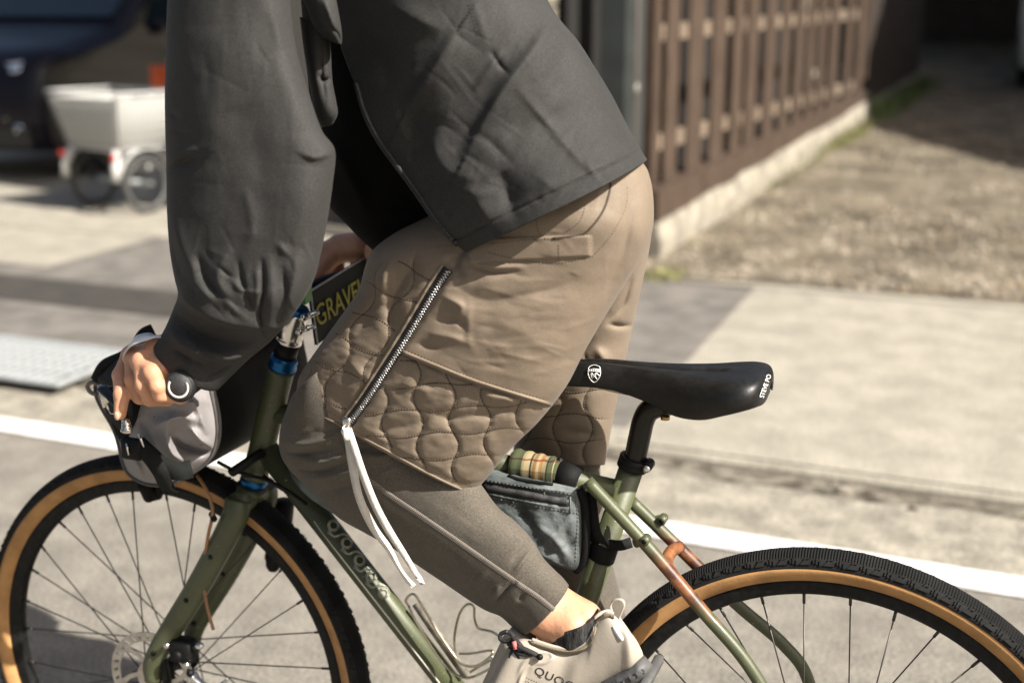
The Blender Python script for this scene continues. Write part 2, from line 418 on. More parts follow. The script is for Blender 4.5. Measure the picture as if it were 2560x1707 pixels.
# steel drain grating let into the gutter, left
gt = thing('drain_grating', 'long steel drain grating let into the gutter left of the front wheel', 'grating', RD(-3.6, 2.2, .03))
M_galv = mat('galvanised steel', (.40, .42, .42), .55, .3, var=.12, vs=20)
x0, x1 = -5.4, -3.02
mb = MB()
for (a, b, c, d) in ((x0, x1, 1.94, 1.965), (x0, x1, 2.415, 2.44), (x0, x0+.025, 1.965, 2.415), (x1-.025, x1, 1.965, 2.415)):
    mb.add([RD(s, w, z) for s in (a, b) for w in (c, d) for z in (.0338, .0445)], [(0,1,3,2), (4,6,7,5), (0,4,5,1), (2,3,7,6), (0,2,6,4), (1,5,7,3)])
mb.build('rim', M_galv, gt, False)
bar = MB().box(-.011, .011, -.225, .225, -.004, .004); bm_ = mesh_data('bar', bar.v, bar.f, M_galv, False)
for k in range(int((x1-x0-.06)/.05)):
    s = x0+.045+k*.05; inst('bar', bm_, gt, Matrix.Translation(RD(s, 2.19, .0388)))
xb = MB().box(x0+.03, x1-.03, -.004, .004, -.004, .004); xm = mesh_data('cross_bar', xb.v, xb.f, M_galv, False)
for w in (2.03, 2.14, 2.25, 2.36): inst('cross_bar', xm, gt, Matrix.Translation((0, w-.047*-4.1, .0405)))
obj('pit_bottom', [RD(s, w, .0335) for s, w in ((x0, 1.96), (x1, 1.96), (x1, 2.42), (x0, 2.42))], [(0, 1, 2, 3)], mat('drain bottom', (.12, .12, .115), .8), gt, False)

# ---------------------------------------------------------------- wooden fence on its concrete base
FA = GP(1506, 577); FB = GP(1978, 276); fdir = FB-FA; fdir[2] = 0; flen = np.linalg.norm(fdir); fdir /= flen; fn = np.array([fdir[1], -fdir[0], 0])
def fence_s(px, py):                            # distance along the fence of the vertical line seen at px
    d = ray(px, py); t = ((FA-CAM)@fn)/(d@fn); return float((CAM+d*t-FA)@fdir), (CAM+d*t)[2]
fen = thing('wooden_fence', 'sunlit brown slatted wooden fence on a pale concrete base', 'fence', tuple(FA))
def fpt(s, off, z): p = FA+fdir*s+fn*off; return (p[0], p[1], z)
def fbox(mb, s0, s1, o0, o1, z0, z1, slope=0.0, b=0):
    v = [fpt(s, o, z+slope*s) for s in (s0, s1) for o in (o0, o1) for z in (z0, z1)]
    return mb.add(v, [(0,1,3,2), (4,6,7,5), (0,4,5,1), (2,3,7,6), (0,2,6,4), (1,5,7,3)])
sl_ = (FB[2]-FA[2])/flen
# uneven concrete base
ss = np.linspace(-.15, flen+.02, 60); vv = []
prof = [(.09, -.06), (.085, .09), (.065, .155), (.055, .185), (-.2, .188)]
for s in ss:
    q = .012*vnoise(np.array([s*3.0]), np.array([1.0]), 2)[0]
    for i, (o_, z_) in enumerate(prof): vv.append(fpt(s, o_+q*(1 if i < 3 else 0), FA[2]+sl_*s+z_+q*(1 if i > 1 else 0)))
mb = MB().add(vv, grid_faces(len(ss), len(prof))); mb.f.append(tuple(range(len(prof)))[::-1]); mb.f.append(tuple((len(ss)-1)*len(prof)+i for i in range(len(prof))))
mb.build('concrete_base', M_base, fen, False)
fbox(MB(), -.12, flen, -.09, .045, FA[2]+.19, FA[2]+.36, sl_-.013).build('sill_beam', M_wood, fen, False)
rz1 = fence_s(1516, 331)[1]; rz2 = fence_s(1516, 77)[1]; ra1 = fence_s(1964, 199); ra2 = fence_s(1964, 34)
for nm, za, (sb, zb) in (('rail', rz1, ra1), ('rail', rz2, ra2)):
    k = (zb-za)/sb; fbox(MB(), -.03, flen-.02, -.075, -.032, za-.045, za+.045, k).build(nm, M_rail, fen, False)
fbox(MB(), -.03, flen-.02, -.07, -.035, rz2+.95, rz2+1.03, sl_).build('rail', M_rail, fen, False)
zx = [(548, 612), (660, 735), (775, 842), (878, 928), (948, 1003), (1040, 1090), (1122, 1160), (1190, 1228), (1250, 1284), (1305, 1338), (1362, 1398), (1440, 1470), (1495, 1530)]
for i, (a, b) in enumerate(zx):
    a = (1400+a*.4932)/SC; b = (1400+b*.4932)/SC; s0 = fence_s(a, 250)[0]; s1 = fence_s(b, 250)[0]
    z0 = FA[2]+.362+(sl_-.013)*s0; z1 = rz2+1.15+sl_*s0+.02*random.random()
    fbox(MB(), s0+.004, s1-.004, -.031, -.016+.004*random.random(), z0, z1).build('slat', M_wood, fen, False)
fbox(MB(), .0, flen-.02, -.62, -.60, FA[2]+.1, rz2+1.2, sl_).build('gap_shade_sheet', mat('gap shade black', (.008, .007, .006), .9), fen, False)  # black sheet added behind the slats, shade of the gaps as colour
fbox(MB(), -.14, -.03, -.11, .01, FA[2]+.40, rz2+1.3).build('post', M_wood, fen, False)
fbox(MB(), flen-.02, flen+.10, -.11, .01, FA[2]+.40+sl_*flen, rz2+1.35).build('post', M_wood, fen, False)
# gate posts at its near end
gp = thing('gate_post', 'tall grey green steel post with pipe beside the wooden fence', 'post', tuple(FA-fdir*.35))
M_gg = mat('grey green paint', (.022, .026, .024), .6, var=.2, vs=6)
fbox(MB(), -.62, -.46, -.12, .02, FA[2], rz2+1.4).build('column', M_gg, gp, False)
MB().tube([fpt(-.40, -.02, FA[2]), fpt(-.40, -.02, rz2+1.4)], .03, 12).build('pipe', mat('pinkish pipe', (.10, .075, .062), .5), gp)
fbox(MB(), -.33, -.22, -.10, -.02, FA[2], rz2+1.4).build('panel', mat('blue grey panel', (.035, .04, .04), .6), gp, False)
MB().tube([fpt(-.40, -.02, FA[2]+.9), fpt(-.40, -.02, FA[2]+.95)], .037, 12).build('bracket', mat('dull bracket', (.2, .18, .16), .6), gp)
# dark board fence that carries on in the shade
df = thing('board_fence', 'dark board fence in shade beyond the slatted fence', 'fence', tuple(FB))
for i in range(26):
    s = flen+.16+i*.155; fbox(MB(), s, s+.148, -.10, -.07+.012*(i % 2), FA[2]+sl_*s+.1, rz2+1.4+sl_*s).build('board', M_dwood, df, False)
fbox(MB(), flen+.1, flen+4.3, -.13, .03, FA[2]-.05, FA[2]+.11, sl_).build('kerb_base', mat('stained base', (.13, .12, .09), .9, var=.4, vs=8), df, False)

# grass along the base
def grass(name, centres, label, hmin=.04, hmax=.13, cols=((.10, .12, .03), (.20, .19, .06)), seed=1):
    r = random.Random(seed); mb = MB()
    for (c, n, sp) in centres:
        for _ in range(n):
            x = c[0]+r.gauss(0, sp); y = c[1]+r.gauss(0, sp); z = c[2]; h = r.uniform(hmin, hmax); a = r.uniform(0, 6.28); w = r.uniform(.002, .005); l = r.uniform(.1, .7)*h
            dx, dy = math.cos(a), math.sin(a)
            mb.add([(x-dy*w, y+dx*w, z), (x+dy*w, y-dx*w, z), (x+dx*l*.4+dy*w*.7, y+dy*l*.4-dx*w*.7, z+h*.6), (x+dx*l*.4-dy*w*.7, y+dy*l*.4+dx*w*.7, z+h*.6), (x+dx*l, y+dy*l, z+h)],
                   [(0, 1, 2, 3), (3, 2, 4)])
    o = mb.build(name, mat(name, cols[0], .7, var=.3, vs=6, col2=cols[1]), None, False); tag(o, label, 'grass', kind='stuff'); return o
cs = []
for t in np.linspace(.30, 1.0, 60):
    p = FA+fdir*(flen*t)+fn*(.12+.05*random.random()); n_ = int(20*(.15+max(0, math.sin(t*9+1))))
    cs.append(((p[0], p[1], gz(p[1])), n_, .05))
grass('grass_along_fence', cs, 'grass growing along the fence base')
p = FA+fdir*(flen+.25)+fn*.12; grass('weed_clump', [((p[0], p[1], gz(p[1])), 260, .09)], 'bright weed clump at the far corner of the fence base', .06, .26, ((.12, .22, .06), (.30, .38, .16)), 2)
cs = [((GP(1500+random.uniform(-10, 60), 632+random.uniform(-12, 18)))[:3], 20, .04) for _ in range(16)]
cs += [((GP(1600+random.uniform(-60, 90), 560+random.uniform(-25, 25)))[:3], 5, .10) for _ in range(14)]
cs = [((c[0], c[1], gz(c[1])), n_, s_) for c, n_, s_ in cs]
grass('low_weeds', cs, 'thin low weeds at the pavement edge by the lot', .01, .045, ((.17, .19, .06), (.32, .30, .12)), 4)
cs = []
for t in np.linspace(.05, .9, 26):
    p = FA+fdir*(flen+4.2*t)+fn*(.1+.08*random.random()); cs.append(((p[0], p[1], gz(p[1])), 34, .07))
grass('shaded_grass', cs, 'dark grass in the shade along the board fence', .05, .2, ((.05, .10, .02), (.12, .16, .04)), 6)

# ================================================================== background: buildings, van, tricycle
M_beige = mat('beige render', (.52, .46, .36), .9, var=.08, vs=3, bump=.3, bs=80)
bw = thing('boundary_wall', 'beige rendered wall far behind the railing', 'wall', (-6, 17, .3))
MB().box(-26, -2.4, 17, 17.2, .0, 3.2).build('wall_face', M_beige, bw, False)
MB().box(-26.1, -2.35, 16.96, 17.24, 3.2, 3.3).build('coping', M_conc, bw, False)
rl = thing('railing', 'dark metal railing with upright bars in front of the beige wall', 'railing', (-4, 12.2, .3))
M_blk = mat('black paint', (.02, .02, .022), .4)
for z in (.35, 1.22, 1.44): MB().box(-6.2, -2.2, 12.18, 12.215, z-.02, z+.02).build('rail', M_blk, rl, False)
bar = MB().box(-.011, .011, -.011, .011, -.55, .55); me_ = mesh_data('bar', bar.v, bar.f, M_blk, False)
for k in range(38): inst('bar', me_, rl, Matrix.Translation((-6.15+k*.105, 12.15, .9)))
# white globe on a dark post, hedge
gl = thing('white_globe', 'white round globe on a dark post between jacket and gate post', 'round_globe', (0, 0, 0))
p = B(1316, 70, -9.0)
MB().ball(p, .115, 20).build('globe', mat('opal glass', (.8, .84, .84), .25), gl); MB().tube([(p[0], p[1], .2), (p[0], p[1], p[2]-.1)], .03, 10).build('post', M_blk, gl)
gl.location = (p[0], p[1], .2); WL[gl.name] = Vector((p[0], p[1], .2))
for c in gl.children: c.matrix_parent_inverse = Matrix.Translation(-WL[gl.name])
def leafy(mb, c, rad, n, size, seed):
    r = np.random.default_rng(seed); u = r.normal(size=(n, 3)); u /= np.linalg.norm(u, axis=1)[:, None]; q = c+u*rad*(r.uniform(.55, 1.0, (n, 1)))
    for k in range(n):
        a = r.normal(size=3); a /= np.linalg.norm(a); b = np.cross(a, r.normal(size=3)); b /= np.linalg.norm(b); s = size*r.uniform(.6, 1.3)
        mb.add([q[k]-a*s, q[k]+b*s*.45, q[k]+a*s, q[k]-b*s*.45], [(0, 1, 2, 3)])
hg = thing('hedge', 'dark clipped hedge below the railing', 'hedge', (-3.6, 11.3, .3))
mb = MB()
for k in range(9): leafy(mb, np.array([-5.4+k*.36, 11.5+.1*(k % 3), .62]), np.array([.38, .34, .50]), 520, .035, 20+k)
mb.build('foliage', mat('hedge leaves', (.02, .035, .012), .6, var=.5, vs=5), hg, False)
mb = MB()
for k in range(9): mb.tube([(-5.4+k*.36, 11.5, .2), (-5.38+k*.36, 11.52, .7)], [.018, .008], 6)
mb.build('stems', M_dwood, hg)

def house(name, label, x0, x1, y0, y1, h, z0, wcol, rcol, wins):
    t = thing(name, label, 'house', ((x0+x1)/2, (y0+y1)/2, z0))
    MB().box(x0, x1, y0, y1, z0, z0+h).build('wall', mat(name+' wall', wcol, .85, var=.1, vs=2, bump=.3, bs=30), t, False)
    xm = (x0+x1)/2; mb = MB(); e = .35
    v = [(x0-e, y0-e, z0+h), (x1+e, y0-e, z0+h), (xm, y0-e, z0+h+.35*(x1-x0)), (x0-e, y1+e, z0+h), (x1+e, y1+e, z0+h), (xm, y1+e, z0+h+.35*(x1-x0))]
    mb.add(v, [(0, 1, 2), (5, 4, 3), (0, 2, 5, 3), (1, 4, 5, 2), (0, 3, 4, 1)]).build('roof', mat(name+' roof', rcol, .7, var=.2, vs=4), t, False)
    for (side, a, b, c, d) in wins:
        if side == 'y': q = MB().bbox(a, b, y0-.03, y0+.02, c, d, .008); g = MB().box(a+.05, b-.05, y0-.034, y0-.028, c+.05, d-.05)
        elif side == 'X': q = MB().bbox(x0-.03, x0+.02, a, b, c, d, .008); g = MB().box(x0-.034, x0-.028, a+.05, b-.05, c+.05, d-.05)
        else: q = MB().bbox(x1-.02, x1+.03, a, b, c, d, .008); g = MB().box(x1+.028, x1+.034, a+.05, b-.05, c+.05, d-.05)
        w = q.build('window', mat('window frame', (.25, .25, .25), .4, .6), t, False); g.build('pane', mat('window glass', (.03, .04, .045), .05, spec=.8), w, False)
    return t
house('added_shade_house', 'narrow dark house added behind the rider to shade the ground by the van', -4.4, -3.4, 5.75, 8.3, 5.2, .03, (.06, .055, .05), (.05, .05, .055), [('y', -4.15, -3.65, 3.0, 4.2), ('x', 6.4, 7.6, 2.8, 4.0)])  # hidden by the rider, added for the shade it casts beside the van
ch_ = house('unseen_shade_house', 'unseen pale two storey house added right of the lot to cast shade on it', 4.6, 11.6, 7.4, 16.4, 6.0, .2, (.45, .42, .36), (.06, .06, .065), [('y', 5.4, 7.0, 1.2, 2.5), ('y', 8.6, 10.4, 1.2, 2.5), ('X', 10, 11.6, 1.2, 2.4), ('y', 5.4, 7.0, 4.0, 5.2)])  # out of view, added and turned for its shadow edge on the lot
ch_.rotation_euler[2] = R(32)
# roofed shelter added to keep the end of the lot dark
cp = thing('shade_shelter', 'dark roofed shelter added to darken the far end of the lot', 'shade_shelter', (0, 20, .6))
MB().box(-2.2, 8, 22.8, 23, .4, 3.6).build('back_wall', M_dwood, cp, False); MB().box(-2.4, 8, 17.5, 23, 3.4, 3.55).build('roof', M_dwood, cp, False)
for x in (-2.2, 2.0): MB().box(x-.06, x+.06, 17.6, 17.72, .5, 3.4).build('post', M_dwood, cp, False)

def wheel_parts(parent, c, r, w, ax=(1, 0, 0), tm=None, rm=None):
    t = obj('wheel', *lathe([(r*.66, -w*.5), (r*.9, -w*.52), (r, -w*.35), (r, w*.35), (r*.9, w*.52), (r*.66, w*.5)], c, ax, 40), tm, parent)
    obj('rim', *lathe([(.001, w*.30), (r*.12, w*.36), (r*.2, w*.28), (r*.55, w*.38), (r*.66, w*.48), (r*.66, -w*.48), (.001, -w*.3)], c, ax, 40), rm, t)
    return t
M_tyre0 = mat('car tyre', (.018, .018, .018), .8); M_alloy = mat('alloy', (.5, .5, .52), .3, .9)
M_glass = mat('car glass', (.012, .022, .028), .04, spec=.6, coat=.3)
M_chrome = mat('chrome', (.8, .8, .82), .12, 1.0)
def make_van(name, label, x1, yf, z0, w, col, sgn=1):
    """box-shaped minivan with its nose towards the road; x1 is its right flank, yf its front"""
    t = thing(name, label, 'van', (x1-w/2, yf+2.2, z0)); cx = x1-w/2
    prof = [(.10, .24), (.02, .34), (.0, .55), (.015, .72), (.05, .86), (.14, .98), (.45, 1.07), (.95, 1.17), (1.15, 1.24), (1.75, 1.72), (2.0, 1.80), (3.0, 1.84), (4.0, 1.80), (4.25, 1.66), (4.36, 1.15), (4.4, .6), (4.36, .26)]
    us = [-1, -.985, -.94, -.8, -.4, 0, .4, .8, .94, .985, 1]; hw = w/2; v = []; n = len(prof)
    for u_ in us:
        e = abs(u_); rnd = max(0, (e-.8)/.2)
        for (a, z) in prof:
            wt = hw*(1-.09*smst(1.1, 1.8, z)); ya = a+(.13*rnd**2.2 if a < 1.2 else 0)-(.06*rnd**2 if a > 4 else 0); zz = z-(.07*rnd**2.5 if z > 1.0 else 0)
            v.append((cx+u_*wt, yf+ya, z0+zz))
    f = list(map(tuple, grid_faces(len(us), n)))+[tuple(range(n)), tuple((len(us)-1)*n+i for i in range(n))[::-1]]
    paint = mat(name+' paint', col, .35, .0, coat=.12, spec=.2); body = obj('body', v, f, paint, t)
    def front(name_, x0, x1_, z_0, z_1, a0, a1, m, par=t, d=.012, lean=0):
        MB().add([(cx+x, yf+aa-d+(b*.0), z0+z) for (x, z, aa, b) in ((x0, z_0, a0, 0), (x1_, z_0, a0, 0), (x1_, z_1, a1, 0), (x0, z_1, a1, 0), (x0, z_0, a0+.05, 0), (x1_, z_0, a0+.05, 0), (x1_, z_1, a1+.05, 0), (x0, z_1, a1+.05, 0))],
                 [(0, 1, 2, 3), (0, 4, 5, 1), (1, 5, 6, 2), (2, 6, 7, 3), (3, 7, 4, 0), (7, 6, 5, 4)]).build(name_, m, par, False)
    front('windscreen', -hw*.82, hw*.82, 1.30, 1.70, 1.20, 1.70, M_glass)
    front('grille', -hw*.45, hw*.45, .58, .80, .02, .04, mat('grille black', (.015, .015, .015), .4))
    for z in (.60, .68, .76): front('grille_bar', -hw*.47, hw*.47, z, z+.03, .01, .015, M_chrome, d=.02)
    front('bumper', -hw*.9, hw*.9, .28, .44, .035, .02, mat(name+' bumper', [c*.5 for c in col], .5), d=.03)
    for s in (-1, 1):
        vv = []
        for k in range(7):
            xx = s*hw*(.52+.44*k/6); yy = yf+.075+.17*max(0, (k/6-.35))**2*2; vv += [(cx+xx, yy-.03, z0+.80+.012*k), (cx+xx, yy+.03, z0+.93+.008*k)]
        h = obj('headlight', vv, [(2*k, 2*k+2, 2*k+3, 2*k+1) if s > 0 else (2*k+1, 2*k+3, 2*k+2, 2*k) for k in range(6)], mat('headlamp lens', (.72, .74, .78), .08, .4, coat=1.0), t)
        MB().ball((cx+s*hw*.70, yf+.085, z0+.875), (.07, .03, .05), 12).build('reflector', M_chrome, h)
        MB().tube([(cx+s*hw*.60, yf+.02, z0+.50), (cx+s*hw*.78, yf+.06, z0+.56), (cx+s*hw*.88, yf+.12, z0+.70)], [.02, .028, .012], 8).build('chrome_trim', M_chrome, t)
        MB().ball((cx+s*hw*.74, yf+.02, z0+.42), (.06, .03, .05), 12).build('fog_lamp', M_chrome, t)
        for (a0, a1, b0, b1) in ((1.45, 2.35, 1.22, 1.68), (2.45, 3.35, 1.2, 1.70), (3.45, 4.1, 1.2, 1.68)):
            x = cx+s*(hw*(1-.05)+.012)
            xa = cx+s*(hw*(1-.09*smst(1.1, 1.8, b0))+.006); xb = cx+s*(hw*(1-.09*smst(1.1, 1.8, b1))+.006)
            vv = [(xa, yf+a0-.0, z0+b0), (xa, yf+a1, z0+b0), (xb, yf+a1, z0+b1), (xb, yf+a0+(.3 if a0 < 2 else 0), z0+b1)]
            obj('side_window', vv, [(0, 1, 2, 3) if s > 0 else (3, 2, 1, 0)], M_glass, t, False)
        for a in (.85, 3.45):
            wheel_parts(t, (cx+s*(hw-.09), yf+a, z0+.31), .31, .2, (s, 0, 0), M_tyre0, M_alloy)
            obj('wheel_arch', *lathe([(.36, -.02), (.37, .012), (.41, .012), (.42, -.02)], (cx+s*(hw-.005), yf+a, z0+.33), (s, 0, 0), 32), M_blk, t)
        MB().ball((cx+s*(hw+.09), yf+1.5, z0+1.22), (.10, .05, .075), 12).build('door_mirror', paint, t)
        for a in (2.4, 3.4): MB().bbox(cx+s*(hw+.012)-.012, cx+s*(hw+.012)+.012, yf+a-.2, yf+a-.03, z0+1.02, z0+1.05, .006).build('door_handle', M_chrome, t)
    front('number_plate', -.165, .165, .44, .56, .0, .0, mat('plate', (.7, .7, .66), .5), d=.03)
    return t
make_van('parked_van', 'dark purple minivan parked nose out at the left edge', -7.0, 6.75, .035, 1.7, (.007, .006, .011))
make_van('white_van', 'white van in the shade, cut off by the right edge', 2.03, 14.6, .50, 1.7, (.6, .6, .58))

# ---------------------------------------------------------------- adult tricycle with a white wire basket
TA = G(222, 474, .03); TB = G(342, 490, .03); tc = (TA+TB)/2; tc[2] = .03
ax = (TB-TA); ax[2] = 0; ax /= np.linalg.norm(ax); fw = np.array([-ax[1], ax[0], 0])
tri = thing('tricycle', 'tricycle with a white wire basket over its two rear wheels, beside the van', 'tricycle', tuple(tc))
def tp(a, b, z): q = tc+ax*a+fw*b; return np.array([q[0], q[1], .03+z])
M_wp = mat('white plastic coat', (.46, .46, .44), .45); M_wt = mat('grey tyre', (.035, .035, .033), .8); M_red = mat('red reflector', (.6, .03, .01), .2, coat=1)
half = np.linalg.norm(TB-TA)/2
def bicycle_wheel(parent, c, r, axis, tw=.02):
    w = obj('wheel', *lathe([(r-2*tw, 0), (r-tw*1.7, -tw*.8), (r-tw*.7, -tw), (r, 0), (r-tw*.7, tw), (r-tw*1.7, tw*.8)], c, axis, 40, True), M_wt, parent)
    obj('rim', *lathe([(r-2.4*tw, -tw*.5), (r-1.9*tw, -tw*.6), (r-1.9*tw, tw*.6), (r-2.4*tw, tw*.5)], c, axis, 40, True), mat('dull rim', (.13, .13, .125), .5), w)
    mb = MB(); a_ = Vector(axis).normalized(); u_ = a_.orthogonal().normalized(); k_ = a_.cross(u_)
    for k in range(16):
        e = u_*math.cos(k*math.pi/8)+k_*math.sin(k*math.pi/8); mb.tube([np.array(c)+np.array(e)*.02, np.array(c)+np.array(e)*(r-2.3*tw)], .0015, 4)
    mb.tube([np.array(c)-np.array(a_)*.05, np.array(c)+np.array(a_)*.05], .018, 10); mb.build('spokes', mat('dull spokes', (.12, .12, .115), .5), w)
for s in (-1, 1):
    bicycle_wheel(tri, tp(s*half, 0, .205), .205, ax)
    arc = [tp(s*half, .24*math.cos(t), .205+.24*math.sin(t)) for t in np.linspace(.5, 2.9, 14)]
    v, f = ribbon(arc, ax, .05, .004); V2 = []
    MB().tube(arc, .024, 8, sx=.18, up=ax).build('mudguard', M_wp, tri)
    MB().bbox(*(lambda q: (q[0]-.022, q[0]+.022, q[1]-.012, q[1]+.012, q[2]-.02, q[2]+.02))(tp(s*half*.98, -.255, .40)), .008).build('reflector', M_red, tri)
    MB().tube([tp(s*half*.85, -.2, .44), tp(s*half*.95, -.24, .33), tp(s*half*.95, -.24, .24)], .028, 8).build('bracket', M_wp, tri)
bicycle_wheel(tri, tp(.0, 1.15, .26), .26, ax)
MB().tube([tp(-half, 0, .205), tp(half, 0, .205)], .018, 10).build('axle', M_galv, tri)
MB().tube(spline([tp(0, 0, .3), tp(0, .35, .28), tp(0, .7, .42), tp(0, 1.0, .75)], 6), .022, 10).tube([tp(0, 1.15, .26), tp(0, 1.02, .6), tp(0, .96, .95)], .016, 10).build('frame', M_wp, tri)
MB().tube([tp(0, .38, .3), tp(0, .30, .72)], .014, 8).build('seat_post', M_galv, tri)
MB().ball(tp(0, .28, .76), (.11, .12, .05), 14).build('saddle', M_blk, tri)
MB().tube(spline([tp(-.27, .72, 1.0), tp(-.25, .86, 1.02), tp(0, .96, .98), tp(.25, .86, 1.02), tp(.27, .72, 1.0)], 6), .012, 8).build('handlebar', M_galv, tri)
bk = MB(); W0, W1, D0, D1, Z0, Z1 = .27, .38, .20, .27, .44, .82
def ring(z, r=.006):
    k = (z-Z0)/(Z1-Z0); w = W0+(W1-W0)*k; d = D0+(D1-D0)*k
    return [tp(-w, -d, z), tp(w, -d, z), tp(w, d, z), tp(-w, d, z), tp(-w, -d, z)]
for k in range(8):
    z = Z0+(Z1-Z0)*k/7; q = ring(z)
    for a, b in zip(q[:-1], q[1:]): bk.tube([a, b], .009 if k in (0, 7) else .005, 6)
for side in range(4):
    a0, b0 = ring(Z0)[side:side+2]; a1, b1 = ring(Z1)[side:side+2]
    for k in range(15): bk.tube([a0+(b0-a0)*k/14, a1+(b1-a1)*k/14], .0045, 6)
a, b, c, d = ring(Z0)[:4]
for k in range(12): bk.tube([a+(b-a)*k/11, d+(c-d)*k/11], .0045, 6)
basket = bk.build('basket', M_wp, tri)
ln = MB(); q0 = [tp(*(lambda p_: p_)((s*W0*.97, t_*D0*.97, Z0+.02))) for s, t_ in ((-1, -1), (1, -1), (1, 1), (-1, 1))]; q1 = [tp(s*W1*.955, t_*D1*.94, Z0+.345) for s, t_ in ((-1, -1), (1, -1), (1, 1), (-1, 1))]
ln.add(q0+q1, [(0, 1, 2, 3)]+[(i, (i+1) % 4, 4+(i+1) % 4, 4+i) for i in range(4)]).build('liner', mat('white translucent tub', (.50, .50, .47), .5), basket, False)
sg = thing('orange_board', 'orange red board above the white basket, beside the jacket sleeve', 'board', tuple(tp(.15, .5, 0)))
q = B(372, 190, -6.9); k = q-np.array([0, 0, 0])
MB().bbox(q[0]-.10, q[0]+.12, q[1]-.012, q[1]+.012, q[2]-.13, q[2]+.13, .01).build('panel', mat('orange plastic', (.62, .09, .01), .35, var=.15, vs=12), sg)
MB().tube([(q[0], q[1]+.03, .03), (q[0], q[1]+.03, q[2])], .015, 8).build('stake', M_galv, sg)
sg.location = (q[0], q[1], .03); WL[sg.name] = Vector(sg.location)
for c_ in sg.children: c_.matrix_parent_inverse = Matrix.Translation(-WL[sg.name])

# ================================================================== the bicycle
bike = thing('bicycle', 'olive green gravel bicycle with tan wall tyres and black saddle, ridden to the left', 'bicycle', (-.52, 0, -.008))
def part_empty(name, loc, parent, label=None):
    o = bpy.data.objects.new(name, None); COL.objects.link(o); o.parent = parent; o.matrix_parent_inverse = Matrix.Translation(-WL[parent.name])
    o.location = loc; o.empty_display_size = .05; WL[o.name] = Vector(loc)
    if label: o['label'] = label
    return o
M_rub = mat('tyre rubber', (.015, .015, .0145), .85, spec=.2, var=.35, vs=25, bump=.2, bs=300)
M_tan = mat('tan sidewall', (.385, .212, .085), .7, spec=.2, var=.16, vs=30, bump=.15, bs=200)
M_rim = mat('black rim', (.007, .007, .007), .5, spec=.2, var=.3, vs=60, spk=.5, ss=140)
M_black = mat('black parts', (.005, .005, .005), .5, var=.2, vs=40, spec=.2)
M_spoke = mat('dark spoke', (.05, .045, .04), .35, .6)
M_silver = mat('polished alloy', (.72, .70, .66), .22, 1.0, var=.1, vs=40)
M_steel = mat('brushed steel', (.5, .48, .45), .35, 1.0, var=.15, vs=60)
M_blue = mat('blue anodised', (.015, .10, .25), .35, .85)
def paint_mat(name, rust=None):
    """olive paint, with rust where the paint is worn off (a band given by its height above ground)"""
    m = mat(name, (.062, .070, .032), .48, var=.14, vs=14, spk=.12, ss=350, coat=.1, bump=.08, bs=500)
    nt = m.node_tree; L = nt.links; b = nt.nodes['Principled BSDF']; src = b.inputs['Base Color'].links[0].from_socket
    tc = nt.nodes.new('ShaderNodeTexCoord')
    # pale scuffs and specks
    n = nt.nodes.new('ShaderNodeTexNoise'); n.inputs['Scale'].default_value = 220; n.inputs['Detail'].default_value = 3; L.new(tc.outputs['Object'], n.inputs['Vector'])
    r = nt.nodes.new('ShaderNodeValToRGB'); r.color_ramp.elements[0].position = .70; r.color_ramp.elements[1].position = .76; L.new(n.outputs['Fac'], r.inputs[0])
    mx = nt.nodes.new('ShaderNodeMix'); mx.data_type = 'RGBA'; L.new(r.outputs[0], mx.inputs[0]); L.new(src, mx.inputs[6]); mx.inputs[7].default_value = (.38, .34, .25, 1); src = mx.outputs[2]
    if rust:
        sp = nt.nodes.new('ShaderNodeSeparateXYZ'); L.new(tc.outputs['Object'], sp.inputs[0])
        n2 = nt.nodes.new('ShaderNodeTexNoise'); n2.inputs['Scale'].default_value = 45; n2.inputs['Detail'].default_value = 6; L.new(tc.outputs['Object'], n2.inputs['Vector'])
        ad = nt.nodes.new('ShaderNodeMath'); ad.operation = 'MULTIPLY_ADD'; L.new(n2.outputs['Fac'], ad.inputs[0]); ad.inputs[1].default_value = .05; L.new(sp.outputs[2], ad.inputs[2])
        ms = []
        for a, bb in ((rust[0], rust[0]+.022), (rust[1], rust[1]-.022)):
            q = nt.nodes.new('ShaderNodeMapRange'); L.new(ad.outputs[0], q.inputs[0]); q.inputs[1].default_value = min(a, bb); q.inputs[2].default_value = max(a, bb)
            if bb < a: q.inputs[3].default_value = 1; q.inputs[4].default_value = 0
            ms.append(q)
        ml = nt.nodes.new('ShaderNodeMath'); ml.operation = 'MULTIPLY'; L.new(ms[0].outputs[0], ml.inputs[0]); L.new(ms[1].outputs[0], ml.inputs[1])
        rc = nt.nodes.new('ShaderNodeValToRGB'); L.new(n2.outputs['Fac'], rc.inputs[0]); rc.color_ramp.elements[0].position = .36; rc.color_ramp.elements[1].position = .68
        rc.color_ramp.elements[0].color = (.055, .018, .008, 1); rc.color_ramp.elements[1].color = (.30, .115, .04, 1)
        m2 = nt.nodes.new('ShaderNodeMix'); m2.data_type = 'RGBA'; L.new(ml.outputs[0], m2.inputs[0]); L.new(src, m2.inputs[6]); L.new(rc.outputs[0], m2.inputs[7]); src = m2.outputs[2]
    L.new(src, b.inputs['Base Color']); return m
M_olive = paint_mat('olive paint'); M_rust = paint_mat('olive paint worn to rust', (.632, .712))

